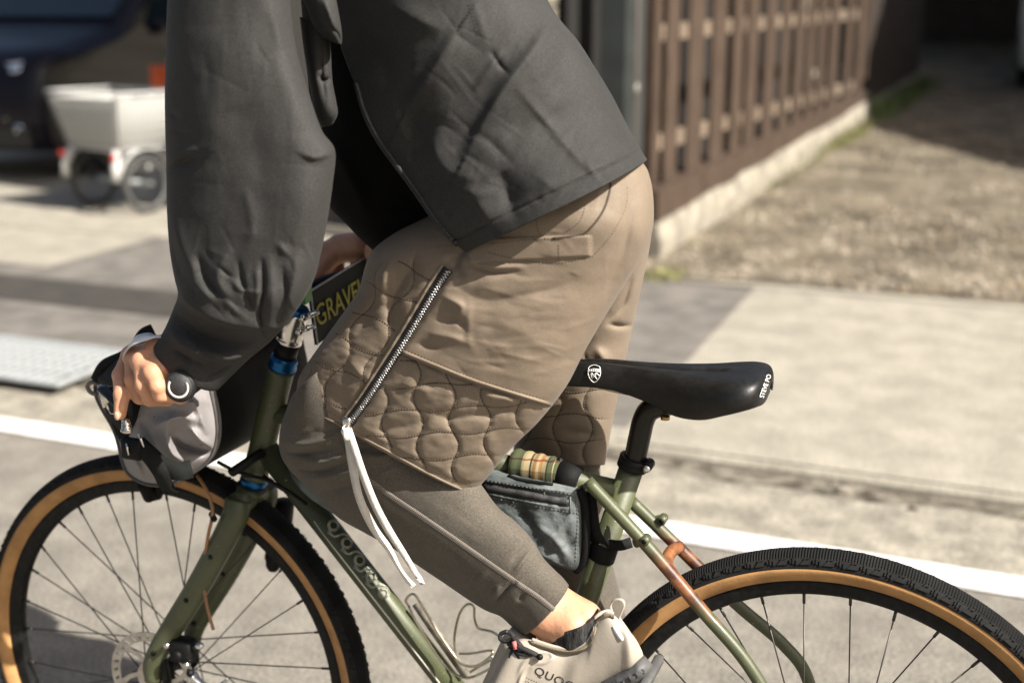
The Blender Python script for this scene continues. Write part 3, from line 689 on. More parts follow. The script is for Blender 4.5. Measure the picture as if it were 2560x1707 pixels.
RH = np.array([0, 0, .349]); FH = np.array([-1.04, 0, .349])
def tread_material():
    m = mat('fine diamond tread', (.014, .014, .0136), .8, spec=.15, var=.3, vs=25)
    nt = m.node_tree; L = nt.links; b = nt.nodes['Principled BSDF']; tc = nt.nodes.new('ShaderNodeTexCoord'); sp = nt.nodes.new('ShaderNodeSeparateXYZ'); L.new(tc.outputs['Object'], sp.inputs[0])
    def mt(op, a, b_=None):
        n = nt.nodes.new('ShaderNodeMath'); n.operation = op
        for i, q in enumerate((a, b_)):
            if q is None: continue
            if hasattr(q, 'is_linked'): L.new(q, n.inputs[i])
            else: n.inputs[i].default_value = q
        return n.outputs[0]
    an = mt('MULTIPLY', mt('ARCTAN2', sp.outputs[2], sp.outputs[0]), 300); yy = mt('MULTIPLY', sp.outputs[1], 1150)
    h = mt('MULTIPLY', mt('SINE', mt('ADD', an, yy)), mt('SINE', mt('SUBTRACT', an, yy)))
    bp = nt.nodes.new('ShaderNodeBump'); bp.inputs['Strength'].default_value = 1; bp.inputs['Distance'].default_value = .0016; L.new(h, bp.inputs['Height']); L.new(bp.outputs[0], b.inputs['Normal'])
    return m
M_tread = tread_material()
wheel_me = {}
def make_wheel(hub, label, rot0, disc=True):
    w = part_empty('wheel', tuple(hub), bike, label)
    T = Matrix.Translation(hub)@Matrix.Rotation(rot0, 4, 'Y')
    def put(name, key, v=None, f=None, m=None, mw=T, smooth=True):
        if key not in wheel_me: wheel_me[key] = mesh_data(name, v() if callable(v) else v, f, m, smooth) if not callable(v) else mesh_data(name, *v(), m, smooth)
        return inst(name, wheel_me[key], w, mw)
    O = (0, 0, 0)
    side = [(.3160, .0100), (.3185, .0135), (.3225, .0175), (.3275, .0205), (.333, .0222), (.3385, .0226)]
    tan = [(r, -h) for r, h in side]; tan2 = side[::-1]
    ty = put('tyre', 'tyre', lambda: lathe(tan+[(.3385, -.0200), (.3165, -.0080)], O, (0, 1, 0), 160, True), m=M_tan)
    put('tyre_wall', 'tyre2', lambda: lathe(tan2+[(.3165, .0080), (.3385, .0200)], O, (0, 1, 0), 160, True), m=M_tan)
    tr = [(.3375, -.0224), (.3395, -.0233), (.345, -.0216), (.3505, -.0172)]
    put('tread_shoulder', 'tr1', lambda: lathe(tr, O, (0, 1, 0), 160), m=M_rub); put('tread_shoulder', 'tr2', lambda: lathe([(r, -h) for r, h in tr[::-1]], O, (0, 1, 0), 160), m=M_rub)
    put('tread', 'tr3', lambda: lathe([(.3505, -.0172), (.3538, -.0125), (.356, -.0065), (.357, 0), (.356, .0065), (.3538, .0125), (.3505, .0172)], O, (0, 1, 0), 240), m=M_tread)
    def knobs():
        mb = MB(); N = 74
        def at(a, q, lift, s):     # q 0..1 over the shoulder
            r = np.interp(q, [0, .5, 1], [.3400, .3462, .3525]); h = np.interp(q, [0, .5, 1], [.0232, .0210, .0148]); nr = np.interp(q, [0, 1], [.45, .8]); nh = math.sqrt(1-nr*nr)
            r += lift*nr; h += lift*nh; return (r*math.cos(a), -s*h, r*math.sin(a))
        for s in (-1, 1):
            for k in range(N):
                a0 = 2*math.pi*k/N+(.02 if s > 0 else 0); d = 2*math.pi/N
                polys = [[(.04, .24), (.54, .24), (.30, .72)], [(.60, .20), (.69, .20), (.69, .66), (.60, .66)], [(.76, .30), (.85, .30), (.85, .80), (.76, .80)], [(.10, .74), (.30, .70), (.34, .78), (.14, .82)], [(.90, .40), (.97, .40), (.97, .68), (.90, .68)]]
                for P in polys:
                    n = len(P); base = [at(a0+d*u, q, -.0005, s) for u, q in P]; top = [at(a0+d*(u*.9+.05*P[0][0]+.02), q*.94+.03, .0023, s) for u, q in P]
                    mb.add(base+top, [tuple(range(n, 2*n))]+[(i, (i+1) % n, n+(i+1) % n, n+i) for i in range(n)])
        bm = bmesh.new(); me = mesh_data('side_knobs', mb.v, mb.f); bm.from_mesh(me); bmesh.ops.recalc_face_normals(bm, faces=bm.faces[:])
        v = [x.co[:] for x in bm.verts]; f = [[x.index for x in q.verts] for q in bm.faces]; bm.free(); return v, f
    put('side_knobs', 'kn', knobs, m=M_rub, smooth=False)['kind'] = 'stuff'
    put('rim', 'rim', lambda: lathe([(.2955, 0), (.296, -.0055), (.2985, -.0092), (.303, -.0108), (.3135, -.0118), (.3172, -.0116), (.3172, -.0095), (.312, -.008), (.312, .008), (.3172, .0095), (.3172, .0116), (.3135, .0118), (.303, .0108), (.2985, .0092), (.296, .0055)], O, (0, 1, 0), 160, True), m=M_rim)
    put('hub', 'hub', lambda: lathe([(.006, -.055), (.011, -.052), (.011, -.038), (.028, -.036), (.028, -.031), (.013, -.025), (.012, .025), (.028, .031), (.028, .036), (.011, .038), (.011, .052), (.006, .055)], O, (0, 1, 0), 32), m=M_black)
    for k in range(32):
        s = -1 if k % 2 else 1; dirn = 1 if (k//2) % 2 else -1; key = ('sp', s, dirn)
        if key not in wheel_me:
            ah = dirn*R(68); p0 = np.array([.0255*math.cos(ah), s*.0345, .0255*math.sin(ah)]); p1 = np.array([.2965, s*.003, 0]); u_ = (p1-p0)/np.linalg.norm(p1-p0)
            mb = MB().tube([p0, p1-u_*.012], .00105, 6).tube([p1-u_*.014, p1+u_*.002], .0021, 8)
            wheel_me[key] = mesh_data('spoke', mb.v, mb.f, M_spoke)
        inst('spoke', wheel_me[key], w, T@Matrix.Rotation(2*math.pi*k/32, 4, 'Y'))
    if disc:
        def rotor():
            bm = bmesh.new(); N = 48; mb = MB(); y0, y1 = -.0506, -.0488
            # braking ring with slots: inner and outer bands plus bridges
            for (ra, rb) in ((.0795, .0755), (.0665, .0635)):
                mb.add(*lathe([(rb, y0), (ra, y0), (ra, y1), (rb, y1)], O, (0, 1, 0), 72, True))
            for k in range(30):
                a = 2*math.pi*k/30
                P = [(.0662, a), (.0662, a+.12), (.0757, a+.20), (.0757, a+.05)]; n = 4
                v = [(r*math.cos(t), y, r*math.sin(t)) for y in (y0+.0001, y1-.0001) for r, t in P]
                mb.add(v, [(0, 1, 2, 3), (7, 6, 5, 4), (0, 4, 5, 1), (1, 5, 6, 2), (2, 6, 7, 3), (3, 7, 4, 0)])
            for k in range(6):
                a = 2*math.pi*k/6; P = [(.026, a-.25), (.026, a+.05), (.045, a+.22), (.0640, a+.42), (.0640, a+.24), (.045, a+.05)]
                n = 6; v = [(r*math.cos(t), y, r*math.sin(t)) for y in (y0+.0002, y1-.0002) for r, t in P]
                mb.add(v, [tuple(range(6)), tuple(range(11, 5, -1))]+[(i, (i+1) % 6, 6+(i+1) % 6, 6+i) for i in range(6)])
            mb.add(*lathe([(.016, y0), (.030, y0), (.030, y1), (.016, y1)], O, (0, 1, 0), 36, True)); return mb.v, mb.f
        put('brake_rotor', 'rotor', rotor, m=M_steel, smooth=False)
    return w
FW = make_wheel(FH, 'front wheel with tan wall tyre', .03); RW = make_wheel(RH, 'rear wheel with tan wall tyre', .045)

def tubepart(name, pts, r, m=None, parent=bike, seg=20, **k): return MB().tube(pts, r, seg, **k).build(name, m or M_olive, parent)
HT0 = np.array([-.8105, 0, .868]); HT1 = np.array([-.8655, 0, .695]); hd = (HT0-HT1)/np.linalg.norm(HT0-HT1)
BB = np.array([-.430, 0, .275]); ST = np.array([-.2795, 0, .786])
tubepart('head_tube', [HT1, HT1+hd*.006, HT0-hd*.006, HT0], [.0215, .0195, .0195, .0215])
dtd = np.array([-.845, 0, .742])
down = tubepart('down_tube', [dtd, BB+(dtd-BB)*.03], .0185, seg=28)
tubepart('seat_tube', [BB, ST-.0*hd], .0168, seg=24)
tubepart('top_tube', [np.array([-.825, 0, .800]), np.array([-.300, 0, .748])], .0148, seg=24)
tubepart('bottom_bracket_shell', [BB+np.array([0, -.036, 0]), BB+np.array([0, .036, 0])], .021)
P = [B(1349, 1104, .026), B(1480, 1246, .036), B(1610, 1398, .047), B(1742, 1562, .056), np.array([.004, -.066, .37])]
tubepart('seat_stay', spline(P, 10), .0086, M_rust, seg=16)
P = [B(1449, 1150, -.030), B(1560, 1258, -.040), B(1690, 1385, -.052), B(1800, 1480, -.058), B(1858, 1566, -.061), np.array([-.012, .066, .36])]
tubepart('seat_stay', spline(P, 10), .0086, M_rust, seg=16)
for s in (-1, 1):
    tubepart('chain_stay', spline([BB+np.array([.02, s*.022, 0]), BB+np.array([.12, s*.036, .012]), np.array([-.02, s*.064, .345])], 8), [.011]*9+[.0085]*8)
    MB().bbox(-.02, .022, s*.066-.003, s*.066+.003, .335, .385, .002).build('dropout', M_olive, bike, False)
tubepart('brake_bridge', spline([B(1542, 1316, .03), B(1531, 1290, .012), B(1542, 1266, -.012), B(1561, 1255, -.036)], 8), .0085, paint_mat('rusty bridge', (.3, 1.2)), seg=14)
for (x, y, l) in ((1468, 1243, .036), (1508, 1196, -.037)):
    a = B(x, y, l); d = np.array([.75, -.18, .42]); d /= np.linalg.norm(d); c = np.array([0, -.45, .2])
    MB().tube([a-d*.006, a+d*.010, a+d*.0105], [.0072, .0072, .0045], 14).build('brake_boss', M_olive, bike)
    e = a+d*.011; MB().tube([e+np.array([0, .006, 0]), e+np.array([0, -.009, 0])], .0064, 14).build('boss_sleeve', M_rust, bike)
    MB().tube([e+np.array([0, -.0088, 0]), e+np.array([0, -.0094, 0])], .0035, 12).build('boss_hole', M_black, bike)
# gusset where the seat stays pass the seat tube
# headset, stem, bar
obj('headset_cup', *lathe([(.014, -.002), (.0205, 0), (.0215, .005), (.0198, .010), (.0208, .014), (.019, .020), (.014, .021)], HT0, hd, 32), M_blue, bike)
obj('headset_cup', *lathe([(.014, -.016), (.0200, -.015), (.0212, -.008), (.0200, .0), (.014, .001)], HT1, hd, 32), M_blue, bike)
S0 = HT0+hd*.021
obj('spacer', *lathe([(.012, 0), (.0172, 0), (.0172, .022), (.012, .022)], S0, hd, 24), M_black, bike)
stem = obj('stem', *lathe([(.012, .0225), (.0190, .0225), (.0195, .024), (.0195, .0285), (.0185, .030), (.0195, .0315), (.0195, .068), (.0185, .070), (.012, .070)], S0, hd, 32), M_silver, bike)
BC = np.array([-.868, 0, .932])
MB().tube([S0+hd*.05, S0+hd*.05+(BC-S0-hd*.05)*.95], [.017, .016], 16).build('stem_arm', M_silver, stem)
MB().tube([BC+np.array([0, -.022, 0]), BC+np.array([0, .022, 0])], .021, 20).build('bar_clamp', M_silver, stem)
obj('top_cap', *lathe([(.012, .0705), (.0198, .0705), (.0198, .074), (.017, .079), (.009, .0812), (.006, .0790), (.001, .0788)], S0, hd, 32), M_blue, stem)
for q in (.036, .058):
    c = S0+hd*q+np.array([.021, 0, .007]); e = np.array([.9, -.1, .40]); e /= np.linalg.norm(e)
    MB().tube([c+np.array([0, .012, 0]), c+np.array([0, -.014, 0])], .0052, 12).build('clamp_lug', M_silver, stem)
    MB().tube([c, c+e*.012, c+e*.0121, c+e*.022, c+e*.0222], [.0045, .0045, .0036, .0036, .0022], 10).build('clamp_bolt', M_silver, stem)
EL = B(411, 889, .318); ER = np.array([-.790, .315, .975])
barL = spline([BC, BC*.62+EL*.38+np.array([-.012, 0, .004]), EL*.9+BC*.1, EL], 8); barR = spline([BC, BC*.62+ER*.38+np.array([-.012, 0, .004]), ER*.9+BC*.1, ER], 8)
hb = MB().tube(np.vstack([barL[::-1], barR[1:]]), .0112, 16).build('handlebar', M_black, bike)
gdL = (barL[-5]-EL); gdL /= np.linalg.norm(gdL); gdR = (barR[-5]-ER); gdR /= np.linalg.norm(gdR)
M_grip = mat('grip rubber', (.006, .006, .006), .6, var=.3, vs=50, bump=.4, bs=500)
for E_, g_ in ((EL, gdL), (ER, gdR)):
    g = MB().tube([E_, E_+g_*.002, E_+g_*.008, E_+g_*.010, E_+g_*.06, E_+g_*.125], [.0185, .0196, .0196, .0178, .0168, .0165], 28).build('grip', M_grip, hb)
    obj('end_cap', *lathe([(.0001, .0022), (.0164, .0021), (.0168, .0004), (.0172, -.001)], E_, tuple(-g_), 28), mat('grey end cap', (.025, .025, .025), .6, spk=.3, ss=300), g)
    ringm = lathe([(.0108, .0023), (.0108, .0027), (.0136, .0027), (.0136, .0023)], E_, tuple(-g_), 36, True)
    nv_ = 36
    # printed ring, open at the top
    f_ = [q for q in ringm[1] if (np.mean([ringm[0][i] for i in q], axis=0)-E_)[2] < .0065]
    obj('end_ring', ringm[0], f_, mat('white ring print', (.62, .60, .55), .6), g)
# left brake lever, perch and hose
lev = bpy.data.objects.new('tmp', None)
pc = barL[-12] if len(barL) > 12 else barL[5]
pc = EL+gdL*.150
brk = MB().tube([pc-gdL*.012, pc+gdL*.012], .0165, 18).tube(spline([pc, pc+np.array([-.035, 0, .0]), B(252, 905, .235)], 6), .0095, 12).build('brake_lever', M_black, hb)
lv = spline([B(238, 893, .235), B(262, 918, .262), B(280, 945, .285), B(290, 965, .295)], 8)
MB().tube(lv, np.linspace(.0085, .0055, len(lv)), 12, sx=.55).build('lever_blade', M_black, brk)
lt = [B(288, 962, .296), B(290, 975, .298), B(291, 985, .299), B(291, 995, .299)]
MB().tube(spline(lt, 6), [.0035]+[.005]*3+[.0058]*4+[.0065]*4+[.0076]*4+[.006, .003, .001], 14).build('lever_tip', mat('worn silver', (.62, .60, .54), .22, 1.0, bump=.8, bs=160, var=.3, vs=90), brk)
cl = [B(226, 884, .228), B(246, 893, .232), B(264, 897, .236)]
mb = MB(); n8 = 8
for i in range(n8):
    a = B(228+i*4.6, 883+i*1.2+(i % 2), .232); b = B(240+i*3.4, 936-i*5.0, .238); mb.tube([a, (a+b)/2, b], .0026, 6)
mb.tube([B(231, 884, .229), B(249, 940, .236)], .0018, 6).tube(spline([B(249, 940, .236), B(256, 950, .24), B(268, 948, .244)], 4), .0009, 6).build('lever_clamp', M_silver, brk)
# right brake
brk2 = MB().tube([ER+gdR*.15-gdR*.012, ER+gdR*.15+gdR*.012], .0165, 18).tube(spline([ER+gdR*.15, ER+gdR*.15+np.array([-.04, 0, -.005]), ER+gdR*.08+np.array([-.06, 0, -.015]), ER+gdR*.03+np.array([-.05, 0, -.03])], 6), .0065, 10).build('brake_lever', M_black, hb)

# ---- fork
fork = MB(); CR_ = HT1-hd*.022
fork.tube([HT1-hd*.018, HT1-hd*.034], [.0235, .022], 24)
fc = HT1-hd*.034
fork.tube([fc+np.array([0, -.036, -.002]), fc+np.array([0, .036, -.002])], .0185, 20); fork = fork.build('fork', M_olive, bike)
for s in (-1, 1):
    P = spline([fc+np.array([.002, s*.034, .006]), fc+np.array([-.006, s*.044, -.03]), fc*.55+FH*.45+np.array([.004, s*.050, 0]), FH+np.array([.012, s*.055, .045]), FH+np.array([.002, s*.056, .0])], 8)
    bl = MB().tube(P, np.interp(np.linspace(0, 1, len(P)), [0, .15, .6, 1], [.018, .0185, .0165, .0115]), 20, sx=1.12 if True else 1).build('fork_blade', M_olive, fork)
    for t in (.38, .55, .72):
        c = P[int(t*(len(P)-1))]+np.array([.0, s*.0, 0]); q = c+np.array([0, -.0165 if s < 0 else -.0165, 0])
        MB().tube([q+np.array([0, .002, 0]), q+np.array([0, -.0012, 0])], .0042, 12).build('fork_boss', M_black, bl)
# caliper and lever of the front brake
ca = FH+np.array([.062, -.052, .066])
MB().bbox(ca[0]-.018, ca[0]+.024, ca[1]-.018, ca[1]+.012, ca[2]-.020, ca[2]+.018, .006).tube([ca+np.array([.004, -.02, -.002]), ca+np.array([.004, -.027, -.002])], [.009, .008], 14).build('brake_caliper', M_black, fork)
MB().tube([ca+np.array([-.012, -.020, .014]), ca+np.array([-.012, -.028, .014])], .0045, 10).build('caliper_bolt', M_silver, fork)
MB().tube([ca+np.array([.02, -.018, -.014]), ca+np.array([.02, -.026, -.014])], .0045, 10).build('caliper_bolt', M_silver, fork)
MB().tube([ca+np.array([.03, -.01, .012]), ca+np.array([.044, -.012, .018])], [.006, .004], 10).build('hose_fitting', M_silver, fork)
ql = spline([B(438, 1543, .066), B(452, 1560, .07), B(478, 1576, .07), B(505, 1574, .07), B(524, 1556, .068)], 6)
MB().tube(ql, np.interp(np.linspace(0, 1, len(ql)), [0, .1, .4, .8, 1], [.008, .0105, .006, .0075, .003]), 12, sx=.55).build('quick_release_lever', M_silver, fork)
MB().tube([B(437, 1545, .060), B(437, 1545, .0765)], .0062, 12).build('quick_release_nut', M_black, fork)
MB().tube([B(385, 1572, .05), B(377, 1520, .055), B(372, 1495, .055)], [.008, .006, .0045], 10).build('adaptor_arm', M_black, fork)
hose = spline([B(452, 1090, .04), B(470, 1118, .05), B(484, 1150, .055), B(488, 1182, .062), B(478, 1230, .062), B(470, 1290, .058), B(467, 1340, .058), B(475, 1390, .062), B(483, 1420, .066), B(490, 1445, .066)], 6)
MB().tube(hose, .0026, 8).build('brake_hose', mat('brown hose', (.26, .13, .055), .4, var=.2, vs=30), fork)
MB().tube([B(486, 1180, .05), B(492, 1192, .064)], .005, 8).build('hose_clip', M_black, fork)
fl = MB().tube(spline([B(652, 1148, -.075), B(650, 1180, -.075), B(643, 1235, -.075)], 4), [.012, .0165] + [.0165]*7, 16).tube(spline([B(640, 1225, -.07), B(632, 1270, -.07), B(626, 1308, -.07)], 4), [.016]*6+[.013, .012, .008], 14)
fl.build('fork_lamp', M_black, bike)
for (a, b, c) in ((708, 1082, 700), ):
    for pts in ([(560, 1092, .03), (600, 1098, .03), (650, 1120, .03), (705, 1158, .02)], [(605, 1092, .02), (640, 1118, .02), (690, 1150, .01), (722, 1185, .0)], [(500, 1060, .06), (545, 1083, .04), (580, 1092, .03)]):
        MB().tube(spline([B(*p) for p in pts], 6), .0026, 8).build('brake_cable', M_black, bike)
MB().tube([B(700, 1165, .012), B(716, 1182, .012)], .006, 10).build('barrel_adjuster', M_silver, bike)
# black bracket under the handlebar bag
MB().tube(spline([B(600, 1040, .02), B(570, 1060, .04), B(532, 1085, .05)], 4), .012, 10, sx=.6).build('bag_bracket', M_black, bike)
# thin bright scuff line along the lower side of the down tube: the gear cable
MB().tube([B(722, 1196, .017), B(745, 1228, .017), B(1010, 1568, .018)], .0016, 8).build('gear_cable', mat('pale cable', (.72, .68, .58), .5), down)
# swirling white decal on the down tube: rings joined by curls
dec = MB(); rings = [(764, 1205), (795, 1242), (829, 1282), (861, 1323), (880, 1360)]
rings = [(766, 1206), (797, 1246), (826, 1286), (853, 1323), (882, 1361)]
def onDT(x, y, lift=.0006):
    """on the near face of the down tube"""
    a = dtd; e = BB-dtd; e /= np.linalg.norm(e); nrm = np.cross(e, [0, 1.0, 0]); best = B(x, y, .0185)
    for _ in range(6):
        h = (best-a)@nrm; lat = math.sqrt(max(1e-8, .0185**2-min(abs(h), .0184)**2)); best = B(x, y, lat+lift)
    return best
for i, (x, y) in enumerate(rings):
    for rr_ in (9.5, 13.0):
        P = [onDT(x+rr_*math.cos(t)*1.0, y+rr_*math.sin(t)) for t in np.linspace(0, 2*math.pi, 22)]; dec.tube(P, .0007 if rr_ < 12 else .0004, 4, cap=False)
    if i < 4:
        x2, y2 = rings[i+1]
        for o_ in (0, 4, 8):
            P = spline([(x-11-o_*.4, y+8+o_), (x+2, y+24+o_*.4), (x2-8, y2-22+o_*.5), (x2+10, y2-11-o_*.1)], 5); dec.tube([onDT(*q) for q in P], .0004, 4, cap=False)
dec.build('decal', mat('cream decal', (.55, .54, .42), .5), down)
# ---- seat post, clamp, saddle
sdv = (ST-BB)/np.linalg.norm(ST-BB)
colr = obj('seat_clamp', *lathe([(.0165, -.004), (.0205, -.003), (.0205, .003), (.019, .0045), (.0205, .006), (.0205, .012), (.0145, .013)], ST, sdv, 32), M_black, bike)
MB().tube([ST+np.array([.022, .008, .004]), ST+np.array([.022, -.012, .004])], .0072, 14).build('clamp_ear', M_black, colr)
MB().tube([ST+np.array([.023, -.012, .003]), ST+np.array([.023, -.0165, .003])], [.0055, .005], 14).build('clamp_bolt', M_silver, colr)
PT = B(1478, 965, 0); pt0 = ST+sdv*.01
post = MB().tube(spline([ST-sdv*.05, pt0, pt0+(PT-pt0)*.55, PT, B(1492, 942, 0), B(1522, 930, 0), B(1560, 925, 0)], 6), .0150, 20).build('seat_post', mat('black anodised post', (.008, .007, .006), .28, .3), bike)
MB().bbox(-.245, -.185, -.026, .026, .882, .896, .004).build('rail_clamp', M_black, post)
for s in (-1, 1): MB().tube(spline([(-.37, s*.008, .905), (-.30, s*.016, .893), (-.20, s*.02, .890), (-.14, s*.03, .900)], 6), .0035, 8).build('saddle_rail', M_steel, post)
MB().tube([B(1528, 955, .02), B(1528, 963, .02)], .006, 10).build('rail_bolt', mat('brass bolt', (.45, .30, .10), .35, 1), post)
sx_ = np.array([-.405, -.400, -.385, -.355, -.32, -.285, -.25, -.215, -.18, -.15, -.128, -.112, -.104, -.101])
sw_ = np.array([.004, .013, .018, .020, .0215, .024, .031, .043, .057, .066, .066, .056, .036, .010])
szt = np.array([.906, .914, .919, .9235, .927, .927, .927, .9275, .929, .932, .934, .933, .927, .920])
ssk = np.array([.010, .022, .028, .031, .033, .037, .045, .055, .054, .046, .040, .034, .026, .010])
tt = np.linspace(0, 1, 70); ui = np.linspace(0, len(sx_)-1, len(tt))
SA = spline(np.stack([sx_, sw_, szt, ssk], 1), 8); ui = np.linspace(0, len(SA)-1, 96); SA = np.stack([np.interp(ui, np.arange(len(SA)), SA[:, k]) for k in range(4)], 1)
prof = np.array([(0, 0), (.12, .0), (.22, .01), (.40, .005), (.60, .01), (.76, .06), (.88, .16), (.96, .32), (1.0, .52), (.985, .72), (.94, .88), (.88, .97), (.80, 1.0), (.70, .96)])
PS = spline(prof, 4); v = []
half_ = np.vstack([PS[::-1]*np.array([-1, 1]), PS[1:]]); nS = len(half_)
for (x, w, z, k) in SA:
    slot = smst(-.36, -.33, x)*(1-smst(-.175, -.15, x))
    for (a, b) in half_:
        yy = a*w; dz = b*k
        g = slot*.010*math.exp(-(yy/.0062)**4) if abs(a) < .7 else 0
        v.append((x, -yy, z-dz-g))
sad = obj('saddle', v, np.vstack([grid_faces(len(SA), nS)]), mat('saddle cover', (.008, .008, .0076), .42, spec=.35, var=.3, vs=30, spk=.3, ss=160, rvar=.12, bump=.1, bs=400), bike)
sad.modifiers.new('shell', 'SOLIDIFY').thickness = .004
# saddle emblem and lettering
def basis(px, py, lat, dx, dy):
    """axes on a near-side surface: text direction along (dx, dy) in the photo"""
    o_ = B(px, py, lat); e = B(px+dx, py+dy, lat)-o_; e /= np.linalg.norm(e); return o_, e
def text(name, s, o_, ex, ey, size, m, parent, ext=.0003, sp=1.0):
    c = bpy.data.curves.new(name, 'FONT'); c.body = s; c.size = size; c.extrude = ext; c.space_character = sp; c.materials.append(m)
    ex = Vector(ex).normalized(); ey = Vector(ey); ey = (ey-ex*ey.dot(ex)).normalized(); ez = ex.cross(ey)
    tmp = bpy.data.objects.new(name, c); me = bpy.data.meshes.new_from_object(tmp); bpy.data.objects.remove(tmp); me.materials.clear(); me.materials.append(m)
    t = bpy.data.objects.new(name, me); link(t, parent); t.matrix_basis = Matrix(((ex.x, ey.x, ez.x, o_[0]), (ex.y, ey.y, ez.y, o_[1]), (ex.z, ey.z, ez.z, o_[2]), (0, 0, 0, 1))); return t
def conform(t, place):
    """lay a text mesh on a surface: place(px, py) gives the world point"""
    M = t.matrix_basis.copy(); Mi = M.inverted()
    bm = bmesh.new(); bm.from_mesh(t.data); bmesh.ops.triangulate(bm, faces=bm.faces[:]); bmesh.ops.subdivide_edges(bm, edges=[e for e in bm.edges if e.calc_length() > .004], cuts=2)
    for v in bm.verts:
        w = M@v.co; x, y = project(np.array(w)); q = place(x, y)
        if q is not None: v.co = Mi@Vector(q)
    bm.to_mesh(t.data); bm.free(); t.data.update()
M_wprint = mat('white print', (.72, .72, .70), .6)
def tri_hit(o_, px, py):
    """nearest point of a mesh along the view ray"""
    bm = hit_cache.get(o_.name)
    if bm is None:
        from mathutils.bvhtree import BVHTree
        me = o_.data; bm = BVHTree.FromPolygons([q.co for q in me.vertices], [tuple(p.vertices) for p in me.polygons]); hit_cache[o_.name] = bm
    d = Vector(ray(px, py)).normalized(); h = bm.ray_cast(Vector(CAM), d)
    return (np.array(h[0]), np.array(h[1])) if h[0] is not None else (None, None)
hit_cache = {}
def draw_on(o_, mb, pts, r=.0006, lift=.0023):
    P = []
    for (x, y) in pts:
        h, n = tri_hit(o_, x, y)
        if h is not None:
            d = ray(x, y); P.append(h-d/np.linalg.norm(d)*lift)
    if len(P) > 1: mb.tube(P, r, 5)
em = MB(); cx, cy = 1365, 858
sh = [(-13, -14), (-14, 2), (-8, 14), (0, 20), (8, 14), (14, 2), (13, -14), (8, -18), (0, -20), (-8, -18), (-13, -14)]
draw_on(sad, em, [(cx+a, cy+b) for a, b in spline(sh, 3)], .0005)
draw_on(sad, em, [(cx-14, cy-9), (cx, cy-11), (cx+14, cy-9)], .0006); draw_on(sad, em, [(cx-14, cy-4), (cx, cy-6), (cx+14, cy-4)], .0006)
for k in range(6): draw_on(sad, em, [(cx-11+k*4.2, cy-9), (cx-10+k*4.2, cy-6)], .0007)
draw_on(sad, em, [(cx-12, cy+5), (cx-5, cy-1), (cx-1, cy+4), (cx+4, cy-2), (cx+12, cy+5)], .0008)
draw_on(sad, em, [(cx-5, cy), (cx-7, cy+10)], .0006); draw_on(sad, em, [(cx+4, cy-1), (cx+2, cy+8)], .0006); draw_on(sad, em, [(cx-6, cy+12), (cx, cy+5), (cx+6, cy+12)], .0007)
em.build('emblem', M_wprint, sad)
h0, n0_ = tri_hit(sad, 1766, 896); h1, n1_ = tri_hit(sad, 1771, 876)
if h0 is not None and h1 is not None:
    dv = ray(1766, 890); dv = dv/np.linalg.norm(dv)
    bx = B(1769, 866, 0)-B(1752, 916, 0); byv = B(1756, 885, 0)-B(1768, 890, 0)
    def on_sad(x, y):
        h, n_ = tri_hit(sad, x, y); return None if h is None else h-dv*.0026
    tl_ = text('tail_lettering', 'STEVE PO', h0-dv*.011+(B(1754, 914, 0)-B(1766, 896, 0)), bx, byv+np.array([-.004, -.002, .001]), .0078, M_wprint, sad, 0, .95)
    conform(tl_, on_sad)
# ---- crank, pedals
CL = B(1135, 1712, .135); cdir = CL-BB; cdir[1] = 0; cdir = cdir/np.linalg.norm(cdir)*.170
crank = MB()
for s, d in ((-1, cdir), (1, -cdir)):
    a = BB+np.array([0, s*.07, 0]); crank.tube([a, a+d+np.array([0, s*.012, 0])], [.016, .012], 14, sx=.7)
crank.tube([BB+np.array([0, -.08, 0]), BB+np.array([0, .08, 0])], .014, 16).build('crankset', M_black, bike)
obj('chainring', *lathe([(.05, .048), (.082, .047), (.085, .050), (.082, .053), (.05, .052)], BB, (0, 1, 0), 60, True), M_black, bike)
pedc = []
for s, d in ((-1, cdir), (1, -cdir)):
    c = BB+d+np.array([0, s*.135, 0]); pedc.append(c)
    MB().bbox(c[0]-.05, c[0]+.05, c[1]-.045, c[1]+.045, c[2]-.008, c[2]+.008, .005).tube([c, c-np.array([0, s*.06, 0])], .008, 10).build('pedal', M_black, bike)
# chain and cassette on the far side
obj('cassette', *lathe([(.02, .035), (.068, .036), (.066, .042), (.045, .052), (.02, .054)], RH, (0, 1, 0), 48, True), M_steel, bike)
MB().tube([BB+np.array([0, .05, .084]), RH+np.array([0, .045, .05])], .004, 6).tube([BB+np.array([0, .05, -.084]), RH+np.array([-.02, .045, -.10]), RH+np.array([.02, .045, -.05])], .004, 6).build('chain', M_steel, bike)
MB().bbox(-.035, .005, .055, .075, .20, .34, .006).build('rear_derailleur', M_black, bike)
# ---- wire bottle cages
M_wire = mat('bronze wire', (.46, .42, .32), .35, .85, var=.15, vs=50)
def wire(par, *paths):
    mb = MB()
    for p in paths: mb.tube(spline([B(*q) for q in p], 6), .0019, 10)
    return mb.build('cage_wire', M_wire, par)
cg = MB().add(*ribbon(np.array([B(956, 1385, .004), B(1000, 1450, .004), B(1072, 1552, .004)]), (0, 1, 0), .014, .004)).build('bottle_cage', mat('worn cage plate', (.50, .46, .38), .6, var=.5, vs=60, col2=(.13, .10, .07), lo=.4, hi=.6), bike)
wire(cg, [(939, 1392, .03), (932, 1378, .03), (943, 1365, .03), (955, 1368, .03), (975, 1400, .03), (1002, 1445, .03), (1040, 1500, .03), (1062, 1525, .036), (1095, 1528, .038), (1125, 1508, .036), (1132, 1497, .034), (1124, 1493, .03), (1080, 1500, .02), (1056, 1500, .01)])
